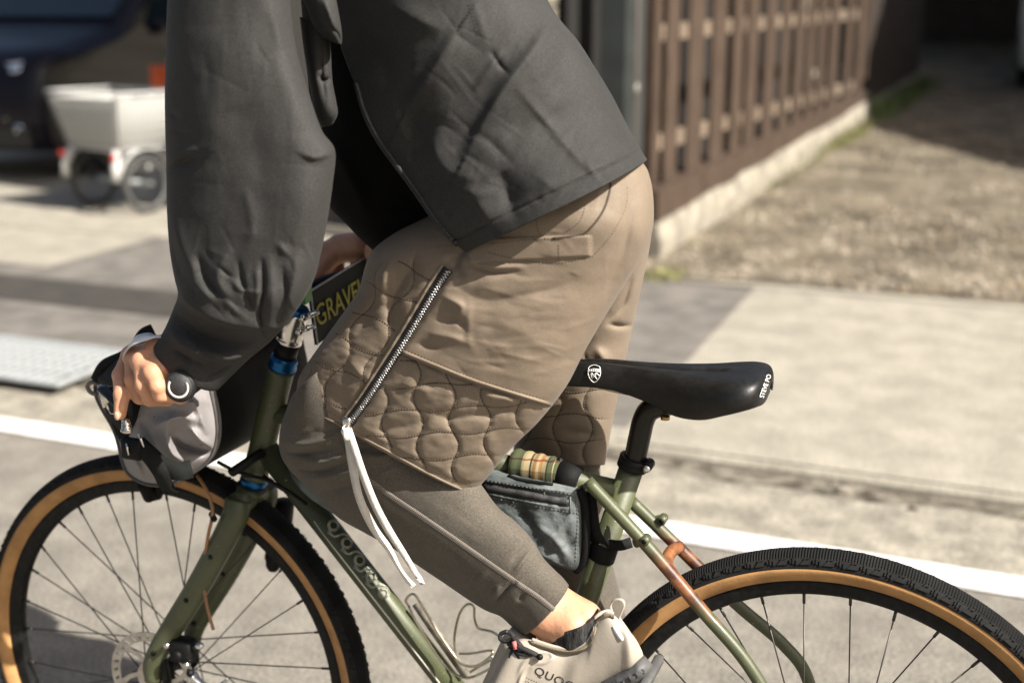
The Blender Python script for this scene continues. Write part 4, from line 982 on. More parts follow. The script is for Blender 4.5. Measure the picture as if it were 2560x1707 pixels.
wire(cg, [(939, 1392, .03), (952, 1420, .032), (985, 1475, .034), (1020, 1525, .036), (1050, 1550, .038), (1080, 1555, .038), (1120, 1537, .036), (1131, 1526, .034), (1130, 1505, .034)])
cg2 = MB().add(*ribbon(np.array([B(1248, 1478, .004), B(1222, 1568, .004), B(1200, 1650, .004)]), (0, 1, 0), .014, .004)).build('bottle_cage', M_black, bike)
wire(cg2, [(1046, 1500, -.03), (1044, 1460, -.03), (1055, 1410, -.03), (1072, 1388, -.03), (1088, 1392, -.03), (1090, 1420, -.03), (1100, 1442, -.032), (1130, 1450, -.034), (1152, 1466, -.034), (1158, 1484, -.034), (1148, 1503, -.03), (1100, 1530, -.03), (1062, 1555, -.03)])
wire(cg2, [(1085, 1600, .03), (1120, 1640, .03), (1180, 1600, .02), (1222, 1560, .0)])
mb = MB()
for k in range(16):
    a = B(961+k*4.9, 1418+k*8.3, .0195); mb.bbox(a[0]-.0022, a[0]+.0022, a[1]-.0008, a[1]+.0008, a[2]-.0012, a[2]+.0012, .0002)

# ================================================================== bags on the bicycle
class Pillow(Garment):
    """cushion shape over a traced outline: near face bulges by `bulge` from lat0 and carries folds; the far face lies at lat1"""
    def __init__(s, outline, lat0, lat1, bulge, height=None, nr=70, nt=200, power=3.0, bulge2=None):
        P = spline(list(outline)+[outline[0]], 12)[:-1]; c = P.mean(0)
        L = np.concatenate([[0], np.cumsum(np.hypot(*np.diff(np.vstack([P, P[:1]]), axis=0).T))]); t = np.linspace(0, L[-1], nt, endpoint=False)
        PP = np.vstack([P, P[:1]]); ox = np.interp(t, L, PP[:, 0]); oy = np.interp(t, L, PP[:, 1])
        rs = np.linspace(1, .01, nr)
        px = c[0]+(ox-c[0])[None]*rs[:, None]; py = c[1]+(oy-c[1])[None]*rs[:, None]
        lat = lat0+bulge*(1-rs[:, None]**power)+0*px
        if height is not None: lat = lat+height(px, py)*smst(1.0, .88, rs)[:, None]
        s.px, s.py, s.lat = px, py, lat; s.front = np.ones(nt, bool); s.kd = None
        k = 14; rb = np.concatenate([np.ones(5), np.linspace(1, .01, k)[1:]]); lb = np.concatenate([np.linspace(lat0, lat1, 6)[1:], lat1-(bulge2 if bulge2 is not None else bulge)*(1-np.linspace(1, .01, k)[1:]**power)])
        b3 = BA(np.broadcast_to(ox, (1, nt)), np.broadcast_to(oy, (1, nt)), np.full((1, nt), lat0))[0]
        vb = []
        for r_, l_ in zip(rb, lb):
            q = b3.mean(0)+(b3-b3.mean(0))*r_; q = q.copy(); q[:, 1] = -l_; vb.append(q)
        front = BA(px, py, lat)[::-1]                      # centre .. rim
        s.v = np.concatenate([front.reshape(-1, 3), np.concatenate(vb)]); s.f = grid_faces(nr+len(rb), nt, True)
hb_out = [(300, 800), (258, 832), (226, 866), (219, 900), (232, 935), (258, 980), (272, 1020), (282, 1062), (299, 1092), (340, 1112), (392, 1112), (440, 1088), (480, 1056), (497, 1015), (498, 965), (486, 905), (470, 850), (420, 800), (355, 785)]
hs = [([(355, 985), (385, 965), (420, 958), (455, 968)], 16, 22, .016), ([(392, 1000), (420, 1022), (455, 1032), (492, 1034)], 7, 12, -.018), ([(390, 960), (384, 1000), (395, 1040), (425, 1062)], 12, 16, .014),
      ([(372, 1062), (395, 1085), (415, 1100)], 8, 10, -.010), ([(320, 960), (345, 1000), (372, 1040)], 10, 14, -.008), ([(430, 900), (455, 940), (478, 1000)], 10, 14, .010), ([(300, 1040), (318, 1075), (330, 1105)], 9, 14, .010),
      ([(440, 985), (462, 1010), (490, 1030)], 9, 12, .012), ([(345, 900), (400, 925), (470, 920)], 10, 20, .012), ([(350, 1070), (365, 1090), (375, 1110)], 6, 9, -.008)]
hh = lambda x, y: 1.7*folds(x, y, hs)+.002*fbm(x/50, y/50, 11, 4, .45)
M_lil = mat('grey lilac ripstop', (.23, .214, .212), .55, var=.08, vs=20, bump=.15, bs=700, sheen=.05)
M_bagb = mat('black bag cloth', (.005, .005, .005), .7, spec=.2, var=.25, vs=20, bump=.3, bs=400)
hbag = thing('handlebar_bag', 'grey lilac roll bag with black straps strapped to the handlebar', 'bag', tuple(B(380, 1110, 0)))
cap = Pillow(hb_out, .085, .074, .055, hh, bulge2=.0); cap.build('end_cap', M_lil, hbag, 0)
fl_o = [(224, 868), (262, 832), (308, 802), (342, 846), (338, 915), (318, 975), (292, 1006), (266, 984), (240, 942)]
fp = Pillow(fl_o, .115, .06, .045, lambda x, y: folds(x, y, [([(240, 880), (275, 930), (290, 990)], 8, 10, -.010), ([(262, 860), (300, 920), (310, 970)], 8, 10, .008)]), nr=40, nt=120); fp.build('roll_flap', M_bagb, hbag, 0)
# main roll, carried on to the far side
o3 = np.array([B(x, y, .085) for x, y in spline(hb_out+[hb_out[0]], 5)[:-1]]); cen = o3.mean(0); vv = []
lats = [.083, .06, .0, -.08, -.16, -.20, -.22, -.23]; scl = [.985, .99, 1, 1, .98, .9, .7, .05]
for l, k in zip(lats, scl):
    q = cen+(o3-cen)*k; q = q.copy(); q[:, 1] = -l; vv.append(q)
obj('bag_body', np.concatenate(vv), grid_faces(len(lats), len(o3), True), M_bagb, hbag)
def strap(name, pts, w, par, g, m=M_bagb, lift=.003, N=(0, -1, .25), nn=8):
    P = on(g, pts, lift, nn); N = np.array(N, float); N /= np.linalg.norm(N); return MB().add(*ribbon(P, N, w, .0022)).build(name, m, par)
M_web = mat('black webbing', (.009, .010, .009), .8, spec=.2, bump=.5, bs=900, var=.2, vs=80)
strap('strap', [(258, 930), (272, 965), (288, 1000), (302, 1030)], .024, hbag, cap, M_web, .006)
P = np.array([B(*q) for q in [(305, 1024, .165), (330, 1035, .172), (352, 1058, .176), (368, 1085, .172), (380, 1112, .160), (392, 1130, .148)]]); MB().add(*ribbon(spline(P, 6), (.15, -1, .1), .024, .002)).build('hanging_strap', M_web, hbag)
P = np.array([B(*q) for q in [(318, 1020, .155), (345, 1045, .158), (375, 1070, .160), (410, 1082, .158), (440, 1076, .148)]]); MB().add(*ribbon(spline(P, 6), (.0, -1, .35), .026, .002)).build('strap', M_web, hbag)
bk_ = MB().bbox(*(lambda q: (q[0]-.017, q[0]+.017, q[1]-.006, q[1]+.006, q[2]-.016, q[2]+.016))(B(303, 1030, .168)), .004).build('buckle', M_black, hbag)
MB().tube([B(296, 1045, .176), B(290, 1018, .176)], .0016, 6).tube([B(331, 1026, .178), B(318, 995, .178)], .0018, 6).build('buckle_bar', M_silver, bk_)
MB().tube(spline([B(230, 885, .10), B(212, 878, .10), B(201, 886, .10), B(207, 900, .10), B(222, 907, .10)], 6), .0032, 8).build('cord_loop', mat('grey cord', (.16, .14, .11), .8), hbag)
MB().tube([B(330, 1110, .05), B(345, 1138, .03), B(360, 1135, .02), B(372, 1112, .03)], [.010, .012, .010, .008], 10).build('lower_strap_end', M_bagb, hbag)
# piping and cord at the roll end
MB().tube(spline([B(x, y, .088) for x, y in hb_out]+[B(*hb_out[0], .088)], 5), .0028, 6).build('piping', mat('grey piping', (.07, .065, .06), .7), hbag)
MB().tube(spline([B(440, 960, .12), B(455, 985, .125), B(463, 1020, .12)], 4), .0035, 6).build('velcro_edge', mat('olive grey edge', (.12, .115, .09), .8), hbag)
MB().tube(spline([B(222, 870, .10), B(243, 838, .10), B(285, 818, .10), B(312, 795, .09), B(330, 768, .08), B(352, 757, .07)], 6), .009, 10).build('roll_edge', M_bagb, hbag)

# event board hung in front of the bar: black panel with yellow lettering
nb = thing('number_board', 'black bar board with yellow GRAVEL lettering beside the far grip', 'board', tuple(B(740, 790, -.05)))
c4 = [B(728, 792, -.045), B(712, 668, -.045), B(842, 588, -.25), B(862, 700, -.25)]
nrm = np.cross(c4[2]-c4[1], c4[0]-c4[1]); nrm /= np.linalg.norm(nrm)
if nrm@(CAM-c4[0]) < 0: nrm = -nrm
MB().add([p for p in c4]+[p-nrm*.004 for p in c4], [(0, 1, 2, 3), (7, 6, 5, 4), (0, 4, 5, 1), (1, 5, 6, 2), (2, 6, 7, 3), (3, 7, 4, 0)]).build('panel', mat('black panel', (.004, .004, .004), .6, spec=.2), nb, False)
MB().tube([c4[0]+nrm*.001, c4[1]+nrm*.001, c4[2]+nrm*.001], .0014, 6).build('edge_line', mat('clear sleeve edge', (.5, .5, .48), .4), nb)
ex = c4[3]-c4[0]; ey = c4[1]-c4[0]
text('lettering', 'GRAVEL', c4[0]+ex*.03+ey*.30+nrm*.0012, ex, ey, .046, mat('yellow print', (.36, .32, .02), .6), nb)
MB().add([p+nrm*.0 for p in (B(700, 672, .0), B(716, 640, -.03), B(716, 690, -.03), B(702, 700, .0))]+[p+np.array([-.01, 0, 0]) for p in (B(700, 672, .0), B(716, 640, -.03), B(716, 690, -.03), B(702, 700, .0))], [(0, 1, 2, 3), (7, 6, 5, 4), (0, 4, 5, 1), (1, 5, 6, 2), (2, 6, 7, 3), (3, 7, 4, 0)]).build('green_tag', mat('green tag', (.05, .22, .03), .5), nb, False)

# frame bag
M_wax = mat('blue grey waxed canvas', (.065, .076, .077), .8, spec=.2, var=.3, vs=16, col2=(.150, .168, .166), bump=.35, bs=250, detail=8)
fo = [(655, 1040), (668, 1092), (705, 1138), (770, 1182), (842, 1222), (960, 1262), (1120, 1280), (1255, 1292), (1318, 1310), (1338, 1285), (1342, 1200), (1336, 1135), (1318, 1122), (1200, 1096), (1090, 1078), (900, 1050), (760, 1030)]
fs = [([(1095, 1098), (1180, 1112), (1260, 1124), (1330, 1132)], 4, 5, .006), ([(1100, 1110), (1200, 1125), (1330, 1145)], 3, 3, -.004), ([(1100, 1130), (1200, 1150), (1325, 1172)], 2.5, 3, .004), ([(1225, 1200), (1275, 1240), (1310, 1285)], 10, 14, .006), ([(1320, 1180), (1280, 1220), (1240, 1250)], 9, 12, .005), ([(1190, 1180), (1240, 1215)], 12, 14, -.006), ([(1250, 1270), (1290, 1262), (1330, 1230)], 7, 9, -.005)]
fbag = thing('frame_bag', 'blue grey waxed canvas frame bag hung under the top tube', 'bag', tuple(B(1100, 1290, 0)))
fb = Pillow(fo, .024, -.024, .010, lambda x, y: folds(x, y, fs)+.002*fbm(x/30, y/30, 5, 4), nr=60, nt=300, power=6)
fb.build('bag_body', M_wax, fbag, 0)
P = on(fb, [(1110, 1118), (1200, 1134), (1260, 1146), (1306, 1155)], .0012); MB().add(*ribbon(P, (0, -1, .2), .010, .0016)).build('zip', mat('dark zip', (.03, .03, .03), .5, bump=.6, bs=900), fbag)
MB().tube(on(fb, [(1310, 1140), (1310, 1178)], .001, 0), .0012, 6).tube(on(fb, [(1250, 1128), (1250, 1140)], .001, 0), .0010, 6).build('seam', mat('seam thread', (.12, .13, .12), .8), fbag)
mb = MB()
for pts in ([(1100, 1101), (1200, 1117), (1330, 1138)], [(1105, 1137), (1200, 1157), (1335, 1180)], [(1322, 1140), (1327, 1200), (1322, 1290)]): stitches(mb, fb, pts, 5, 4, .0005)
mb.build('stitching', mat('grey thread', (.16, .17, .17), .8), fbag)['kind'] = 'stuff'
MB().tube(spline([B(1330, 1122, .02), B(1343, 1160, .022), B(1346, 1230, .022), B(1340, 1285, .02), B(1322, 1310, .018)], 6), .0065, 10, sx=1.0).build('black_piping', M_bagb, fbag)
MB().add(*ribbon(spline(np.array([B(1352, 1130, .012), B(1358, 1180, .018), B(1366, 1225, .018), B(1385, 1258, .012)]), 6), (-.4, -1, .2), .022, .003)).build('back_strap', M_web, fbag)
sm = BB+sdv*np.linalg.norm(B(1386, 1262, 0)-BB)
obj('seat_tube_strap', *lathe([(.0172, -.013), (.0192, -.013), (.0192, .013), (.0172, .013)], sm, sdv, 28, True), M_web, fbag)
MB().add(*ribbon(spline(np.array([B(1400, 1250, .02), B(1425, 1252, .02), B(1450, 1245, .012)]), 5), (0, -1, .2), .014, .003)).build('strap_tail', M_web, fbag)
# plaid pad wrapped round the top tube
def plaid():
    m = bpy.data.materials.new('plaid flannel'); m.use_nodes = True; nt = m.node_tree; b = nt.nodes['Principled BSDF']; L = nt.links; b.inputs['Roughness'].default_value = .9
    tc = nt.nodes.new('ShaderNodeTexCoord'); sp = nt.nodes.new('ShaderNodeSeparateXYZ'); L.new(tc.outputs['Object'], sp.inputs[0])
    def ramp(sock, per, off, cols):
        a = nt.nodes.new('ShaderNodeMath'); a.operation = 'MULTIPLY_ADD'; L.new(sock, a.inputs[0]); a.inputs[1].default_value = 1/per; a.inputs[2].default_value = off
        f = nt.nodes.new('ShaderNodeMath'); f.operation = 'FRACT'; L.new(a.outputs[0], f.inputs[0])
        r = nt.nodes.new('ShaderNodeValToRGB'); r.color_ramp.interpolation = 'CONSTANT'; L.new(f.outputs[0], r.inputs[0])
        for i, (p, c) in enumerate(cols):
            e = r.color_ramp.elements[i] if i < 2 else r.color_ramp.elements.new(p); e.position = p; e.color = (*c, 1)
        return r.outputs[0]
    g = (.045, .055, .022); y = (.25, .205, .11); k = (.02, .022, .012); o_ = (.50, .10, .03)
    a = ramp(sp.outputs[0], .062, .10, [(0, g), (.16, y), (.34, k), (.38, y), (.42, (.20, .11, .04)), (.50, y), (.56, (.20, .11, .04)), (.63, y), (.72, k), (.76, g), (.86, y), (.89, g)])
    c = ramp(sp.outputs[2], .047, .2, [(0, (1, 1, 1)), (.30, (.45, .45, .4)), (.55, (1, 1, 1)), (.80, o_), (.84, (1, 1, 1))])
    mx = nt.nodes.new('ShaderNodeMix'); mx.data_type = 'RGBA'; mx.blend_type = 'MULTIPLY'; mx.inputs[0].default_value = .8; L.new(a, mx.inputs[6]); L.new(c, mx.inputs[7]); L.new(mx.outputs[2], b.inputs['Base Color']); return m
tA = np.array([-.825, 0, .800]); tB_ = np.array([-.300, 0, .748])
def tt_at(px): 
    for k in np.linspace(0, 1, 400):
        q = tA+(tB_-tA)*k
        if project(q)[0] >= px: return q
a, b = tt_at(1172), tt_at(1285); ee = (b-a)/np.linalg.norm(b-a)
pad = thing('top_tube_pad', 'rolled plaid cloth wrapped round the top tube', 'pad', tuple(a))
n_ = 16; P = [a+(b-a)*i/n_ for i in range(n_+1)]; P = [q+np.array([0, 0, .004]) for q in P]
MB().tube(P, [.017]+[.0222+.0012*math.sin(i*1.7) for i in range(n_-1)]+[.0215], 28).build('plaid_roll', plaid(), pad)
c_ = tt_at(1330); MB().tube([b-ee*.002+np.array([0, 0, .003]), b+(c_-b)*.5+np.array([0, 0, .002]), c_], [.0215, .0208, .0195], 24).build('black_sleeve', M_bagb, pad)
MB().tube([b+np.array([0, 0, .028]), b+np.array([.004, 0, -.02])], .0035, 8).build('tie', M_black, pad)
MB().tube(spline([B(1168, 1092, .026), B(1200, 1102, .027), B(1270, 1112, .026)], 5), .0022, 6).build('edge_cord', M_bagb, pad)

# ================================================================== the rider
person = thing('person', 'person in dark grey jacket and brown quilted shorts riding the bicycle, hands on the bar', 'person', (-.55, 0, .0))
M_jack = mat('dark grey jacket cloth', (.0315, .0306, .0288), .74, spec=.2, var=.10, vs=12, spk=.22, ss=480, bump=.3, bs=520, sheen=.02, bdist=.001)
M_inner = mat('black mid layer', (.0035, .0035, .0035), .9, spec=.1)
M_brown = mat('brown nylon shell', (.172, .134, .096), .68, spec=.35, var=.06, vs=20, spk=.08, ss=420, bump=.15, bs=420, sheen=.04, bdist=.001)
M_tight = mat('grey brown jersey', (.090, .079, .063), .9, spec=.2, var=.08, vs=30, spk=.22, ss=450, bump=.35, bs=450, sheen=.08, bdist=.001)
M_skin = mat('skin', (.50, .255, .15), .5, var=.10, vs=45, col2=(.56, .29, .175), bump=.5, bs=170, sss=.12, bdist=.0012, spec=.4)
M_thr = mat('brown thread', (.055, .038, .024), .8); M_thr2 = mat('grey thread', (.03, .03, .03), .8)
M_cream = mat('cream cotton tape', (.60, .565, .50), .9, var=.1, vs=60, spec=.2, bump=.5, bs=700, st=(1, 1, 1))

# ---------------- jacket: body panel
jrows = [((740, -260), (1040, -290), 0, .19), ((748, -100), (1190, -120), 0, .195), ((762, 20), (1268, 22), 0, .20), ((784, 110), (1326, 95), 0, .20), ((814, 190), (1366, 157), 0, .20), ((838, 258), (1402, 216), 0, .20),
         ((870, 322), (1428, 266), 0, .20), ((910, 378), (1447, 302), 0, .208), ((950, 432), (1462, 328), 0, .216), ((990, 490), (1472, 347), 0, .224), ((1026, 535), (1479, 358), 0, .230, (3, 8)), ((1066, 570), (1485, 367), 0, .236, (5, 12))]
jf = [([(752, -120), (764, 20), (786, 120), (812, 190)], 75, 75, -.055), ([(1262, 52), (1226, 112), (1182, 168), (1142, 228), (1106, 292), (1072, 356)], 80, 14, .017), ([(1046, 80), (1004, 145), (962, 207), (936, 252)], 62, 12, .014), ([(900, 10), (960, 45), (1020, 70)], 30, 24, .006), ([(850, 60), (880, 140), (890, 200)], 34, 30, -.010),
      ([(965, 245), (945, 310), (960, 368)], 42, 30, -.012), ([(905, 250), (925, 300), (960, 345)], 16, 18, .006), ([(1015, 290), (1000, 345), (1030, 392), (1100, 415)], 40, 26, .009), ([(1150, 395), (1172, 460), (1188, 525)], 32, 24, -.010), ([(1075, 425), (1110, 485), (1142, 532)], 24, 18, .006), ([(1225, 380), (1265, 430), (1300, 462)], 40, 30, .004),
      ([(1150, 120), (1120, 165), (1092, 200)], 7, 8, .004), ([(1128, 118), (1148, 150), (1168, 172)], 7, 6, -.004), ([(1190, 205), (1245, 270), (1310, 345), (1372, 415)], 14, 10, .0035), ([(1345, 368), (1368, 405), (1390, 432)], 9, 7, .0045), ([(1375, 400), (1400, 420)], 5, 5, -.004), ([(1312, 60), (1296, 130), (1282, 220)], 24, 34, -.006), ([(1230, 0), (1280, 70), (1330, 150)], 30, 20, .005),
      ([(975, 450), (1020, 505), (1062, 545)], 12, 14, .005), ([(1108, 528), (1120, 545), (1128, 560)], 5, 5, .005), ([(1130, 530), (1148, 550)], 5, 5, -.004), ([(1085, 0), (1105, 60), (1120, 110)], 12, 14, .0022), ([(1220, 300), (1260, 250), (1300, 215)], 16, 16, .002), ([(1430, 300), (1380, 330), (1330, 350)], 22, 20, .002), ([(1090, 300), (1130, 330), (1180, 380)], 12, 12, -.0025), ([(1030, 430), (1080, 445), (1130, 440)], 14, 12, .003)]
jf += creases((880, 1440, 0, 520), 34, 48, 14, 40, 130, 5, .0008, 3)+creases((900, 1400, 20, 480), 34, 128, 16, 30, 110, 4.5, .0007, 4)+creases((830, 1100, 150, 540), 20, 60, 25, 25, 70, 5, .0010, 5)
def hem_j(x, y):                                # stitched hem, a little stiff and puckered
    ax_, ay_ = 1066.0, 570.0; e = np.array([1485-1066., 367-570.]); e /= np.hypot(*e); t = (x-ax_)*e[0]+(y-ay_)*e[1]; d = -(x-ax_)*e[1]*-1+0*x
    d = (x-ax_)*(-e[1])+(y-ay_)*e[0]            # negative above the hem
    return -.0030*np.exp(-((d+26)/3.0)**2)+.0005*np.sin(t/7+2*np.sin(t/31))*np.exp(-((d+22)/9)**2)
jfade = lambda x, y: smst(-6, -55, (x-1066)*.4360+(y-570)*.8999)
jh = lambda x, y: folds(x, y, jf)*(.25+.75*jfade(x, y))+.0009*fbm(x/110, y/110, 21, 3, .4)+.0004*fbm(x/22+y/30, y/60-x/60, 23, 2, .5)+hem_j(x, y)
jk = Garment(jrows, 300, 300, jh, th0=.85, power=.55)
jacket = jk.build('jacket', M_jack, person, .0016)
mb = MB(); stitches(mb, jk, [(1052, 546), (1110, 523), (1210, 478), (1330, 415), (1410, 375), (1466, 342)], 5, 3.5, .0005)
stitches(mb, jk, [(1072, 0), (1085, 40), (1100, 90)], 5, 4, .0005); mb.build('hem_stitching', M_thr2, jacket)['kind'] = 'stuff'
# front zip of the jacket
zp = [(818, 190), (838, 258), (870, 322), (910, 378), (950, 432), (990, 490), (1026, 535), (1050, 560)]
P = on(jk, zp, .001); MB().tube(P, .0042, 8).build('zip_tape', mat('black zip tape', (.012, .012, .012), .5), jacket)
mb = MB(); zt = spline(zp, 40); L = np.concatenate([[0], np.cumsum(np.hypot(*np.diff(zt, axis=0).T))])
for t in np.arange(0, L[-1], 3.0):
    x, y = np.interp(t, L, zt[:, 0]), np.interp(t, L, zt[:, 1]); l = jk.surf(x, y)+.0042; a = B(x-1.6, y+.9, l); b = B(x+.8, y-.5, l); mb.tube([a, b], .0004, 4)
mb.build('zip_teeth', mat('dim steel', (.22, .22, .22), .4, 1.0), jacket)['kind'] = 'stuff'
MB().tube(spline([B(1042, 552, .13), B(1026, 575, .13), B(1018, 600, .128), B(1010, 625, .124)], 5), [.003]*3+[.0045]*8+[.003]*5, 8).build('zip_pull', M_black, jacket)
mb = MB()
for (x, y) in ((1045, 548), (1052, 560), (1030, 570), (1040, 578)): mb.ball(B(x, y, .13), .004, 8)
mb.build('zip_slider', M_black, jacket)
# inner black layer under the open front
irows = [((690, -280), (1000, -290), 0, .12), ((688, -60), (1060, -60), 0, .125), ((700, 100), (1090, 90), 0, .125), ((715, 260), (1110, 240), 0, .125), ((735, 400), (1130, 340), 0, .12), ((752, 467), (1150, 400), .0, .115), ((790, 510), (1170, 440), .0, .11), ((832, 553), (1190, 480), 0, .105), ((868, 585), (1200, 510), 0, .10)]
il = Garment(irows, 90, 120, lambda x, y: folds(x, y, [([(880, 470), (940, 480), (1000, 500)], 5, 6, -.006), ([(870, 440), (930, 455), (1010, 500)], 5, 6, -.005), ([(760, 330), (800, 400), (850, 500)], 20, 20, .012)])+.002*fbm(x/90, y/90, 4, 3)); il.build('mid_layer', M_inner, person, 0)
# collar closing the top, hood fold
# hanging folds of the under-arm
g1 = Garment([((672, -90), (765, -90), .20, .03), ((690, -20), (768, -20), .20, .034), ((706, 20), (774, 18), .20, .034), ((722, 60), (782, 62), .20, .03), ((742, 84), (784, 88), .20, .022), ((762, 94), (783, 103), .20, .012)], 60, 60, lambda x, y: folds(x, y, [([(745, 0), (760, 40), (776, 90)], 7, 7, .006), ([(762, 62), (776, 80), (781, 98)], 3, 4, -.006)]))
g1.build('underarm_fold', M_jack, jacket)
g2 = Garment([((690, 40), (752, 60), .17, .03), ((700, 120), (758, 118), .17, .034), ((712, 190), (762, 185), .17, .034), ((720, 240), (771, 235), .17, .032), ((726, 272), (774, 262), .17, .026), ((740, 292), (762, 287), .17, .012)], 60, 60, lambda x, y: folds(x, y, [([(735, 175), (745, 185), (760, 178)], 4, 5, -.008), ([(742, 90), (738, 150), (748, 230)], 8, 10, -.006)]))
g2.build('underarm_fold', M_jack, jacket)

# ---------------- sleeve
srows = [((430, -330), (700, -330), .20, .085), ((398, -160), (655, -170), .215, .085), ((386, 0), (665, 0), .225, .085), ((382, 120), (680, 115), .235, .085), ((380, 220), (708, 215), .24, .085), ((381, 300), (738, 300), .245, .085), ((383, 360), (768, 346), .25, .082), ((384, 430), (763, 420), .255, .08), ((386, 510), (750, 508), .26, .076),
         ((392, 580), (735, 585), .265, .072), ((402, 638), (720, 640), .27, .068), ((410, 676), (694, 690), .275, .062), ((400, 708), (656, 744), .270, .055), ((386, 742), (612, 790), .268, .048), ((372, 770), (568, 826), .268, .045, (-16, 10)), ((358, 790), (500, 893), .268, .042, (-26, 20))]
sf = [([(384, 392), (420, 372), (462, 358)], 8, 22, -.009), ([(386, 376), (420, 356), (455, 346)], 18, 8, .006), ([(388, 255), (412, 275)], 8, 10, -.005), ([(392, 470), (408, 545), (445, 630)], 22, 14, .009), ([(388, 520), (404, 590), (420, 640)], 10, 12, -.008),
      ([(408, 662), (436, 700), (490, 732), (550, 748), (600, 752)], 46, 9, .020), ([(398, 712), (446, 762), (515, 788), (580, 786)], 14, 20, -.016), ([(384, 752), (432, 800), (510, 822), (570, 815)], 12, 10, .009), ([(398, 800), (425, 815), (470, 840)], 5, 8, -.006), ([(430, 780), (452, 800), (448, 830)], 8, 8, .007), ([(470, 868), (520, 842), (560, 824)], 5, 6, -.005),
      ([(604, 600), (606, 660), (598, 725), (612, 785)], 4, 7, -.008), ([(590, 620), (592, 660), (586, 715)], 9, 5, .004), ([(622, 600), (626, 680), (616, 765)], 8, 18, .004), ([(520, 580), (500, 640), (530, 700), (570, 735)], 14, 10, .006), ([(548, 600), (560, 660), (585, 715)], 6, 7, -.005), ([(455, 590), (480, 650), (545, 705)], 9, 8, -.006), ([(440, 600), (450, 650), (490, 690)], 10, 10, .006), ([(650, 620), (655, 690), (632, 755)], 7, 10, -.005), ([(680, 590), (672, 660), (648, 720)], 14, 12, .005), ([(530, 640), (560, 668), (600, 672)], 6, 6, .004), ([(500, 610), (535, 640)], 5, 6, -.003), ([(640, 560), (665, 590)], 6, 7, .003),
      ([(640, 120), (680, 230), (735, 330)], 50, 44, .008), ([(560, 240), (600, 400), (590, 540)], 60, 60, -.006), ([(480, 60), (490, 250), (470, 420)], 70, 60, .006), ([(705, 380), (695, 480), (665, 560)], 36, 50, .006), ([(765, 350), (725, 362), (690, 352)], 6, 12, .005), ([(470, 120), (480, 170), (478, 215)], 12, 16, -.0018), ([(400, 300), (440, 310)], 6, 10, -.003), ([(620, 10), (640, 80), (668, 150)], 14, 20, .004), ([(560, 430), (580, 500), (575, 560)], 18, 14, .003)]
sf += creases((410, 720, 500, 740), 34, 84, 22, 25, 80, 4, .0011, 8)+creases((400, 740, 60, 500), 30, 95, 30, 40, 130, 6, .0006, 9)+creases((400, 560, 770, 860), 12, 40, 25, 20, 50, 5, .0018, 10)
sh_ = lambda x, y: folds(x, y, sf)+.0004*fbm(x/26, y/70, 35, 2, .5)+.0010*fbm(x/90, y/90, 31, 3, .35)+.0010*fbm(x/50, y/50, 33, 3, .4)*smst(520, 700, y)
sv = Garment(srows, 340, 220, sh_, power=.6)
sleeve = sv.build('sleeve', M_jack, jacket, .0016)
mb = MB(); stitches(mb, sv, [(452, 888), (520, 855), (572, 822)], 5, 3.5, .0005); stitches(mb, sv, [(372, 805), (392, 840), (430, 862), (470, 875)], 5, 3.5, .0005); mb.build('cuff_stitching', M_thr2, sleeve)['kind'] = 'stuff'
# far sleeve
def sl3(rows, seg=40):
    v = []
    for (c, r, d) in rows:
        pass
RW3 = ER+gdR*.075
tub = spline([(-.56, .15, 1.45), (-.60, .19, 1.32), (-.66, .22, 1.18), (-.74, .25, 1.07), RW3+np.array([.055, .0, .055])], 8)
MB().tube(tub, np.interp(np.linspace(0, 1, len(tub)), [0, .5, .85, 1], [.075, .068, .055, .045]), 28).build('sleeve', M_jack, jacket)
# shoulders closing the jacket above the frame
tub = [(-.52, -.18, 1.47), (-.54, -.10, 1.50), (-.55, 0, 1.51), (-.54, .09, 1.50), (-.53, .15, 1.46)]
MB().tube(spline(tub, 6), np.interp(np.linspace(0, 1, 25), [0, .5, 1], [.085, .11, .075]), 24).build('shoulder_yoke', M_jack, jacket)
obj('collar', *lathe([(.075, 0), (.085, .0), (.08, .06), (.07, .06)], (-.58, 0, 1.60), (-.45, 0, 1), 30, True), M_jack, jacket)

# ---------------- quilted shorts
def quilt(x, y, ang, pa, pb, amp, h, ph=(0, 0)):
    ca, sa = math.cos(ang), math.sin(ang); a = x*ca+y*sa+ph[0]; b = -x*sa+y*ca+ph[1]
    def fam(u_, w_, p, T, A):
        n0 = np.floor(u_/p); best = np.full(u_.shape, 1e9)
        for k in (-1, 0, 1, 2):
            n = n0+k; q = n*p+A*np.sin(2*math.pi*w_/T+math.pi*(n % 2)); best = np.minimum(best, np.abs(u_-q))
        return best
    dA = fam(a, b, pa, 2*pb, amp); dB = fam(b, a, pb, 2*pa, amp*.45)
    s = 1-np.exp(-(dA/7)**1.0); t = 1-np.exp(-(dB/5)**1.0)
    pk = np.exp(-(dA/9)**1.3)*np.sin(b/3.1+1.5*np.sin(b/17))            # needle puckers along the stitch lines
    return h*s*(.62+.38*t)*(1+.2*vnoise(a/pa, b/pb, 9))+.10*h*pk
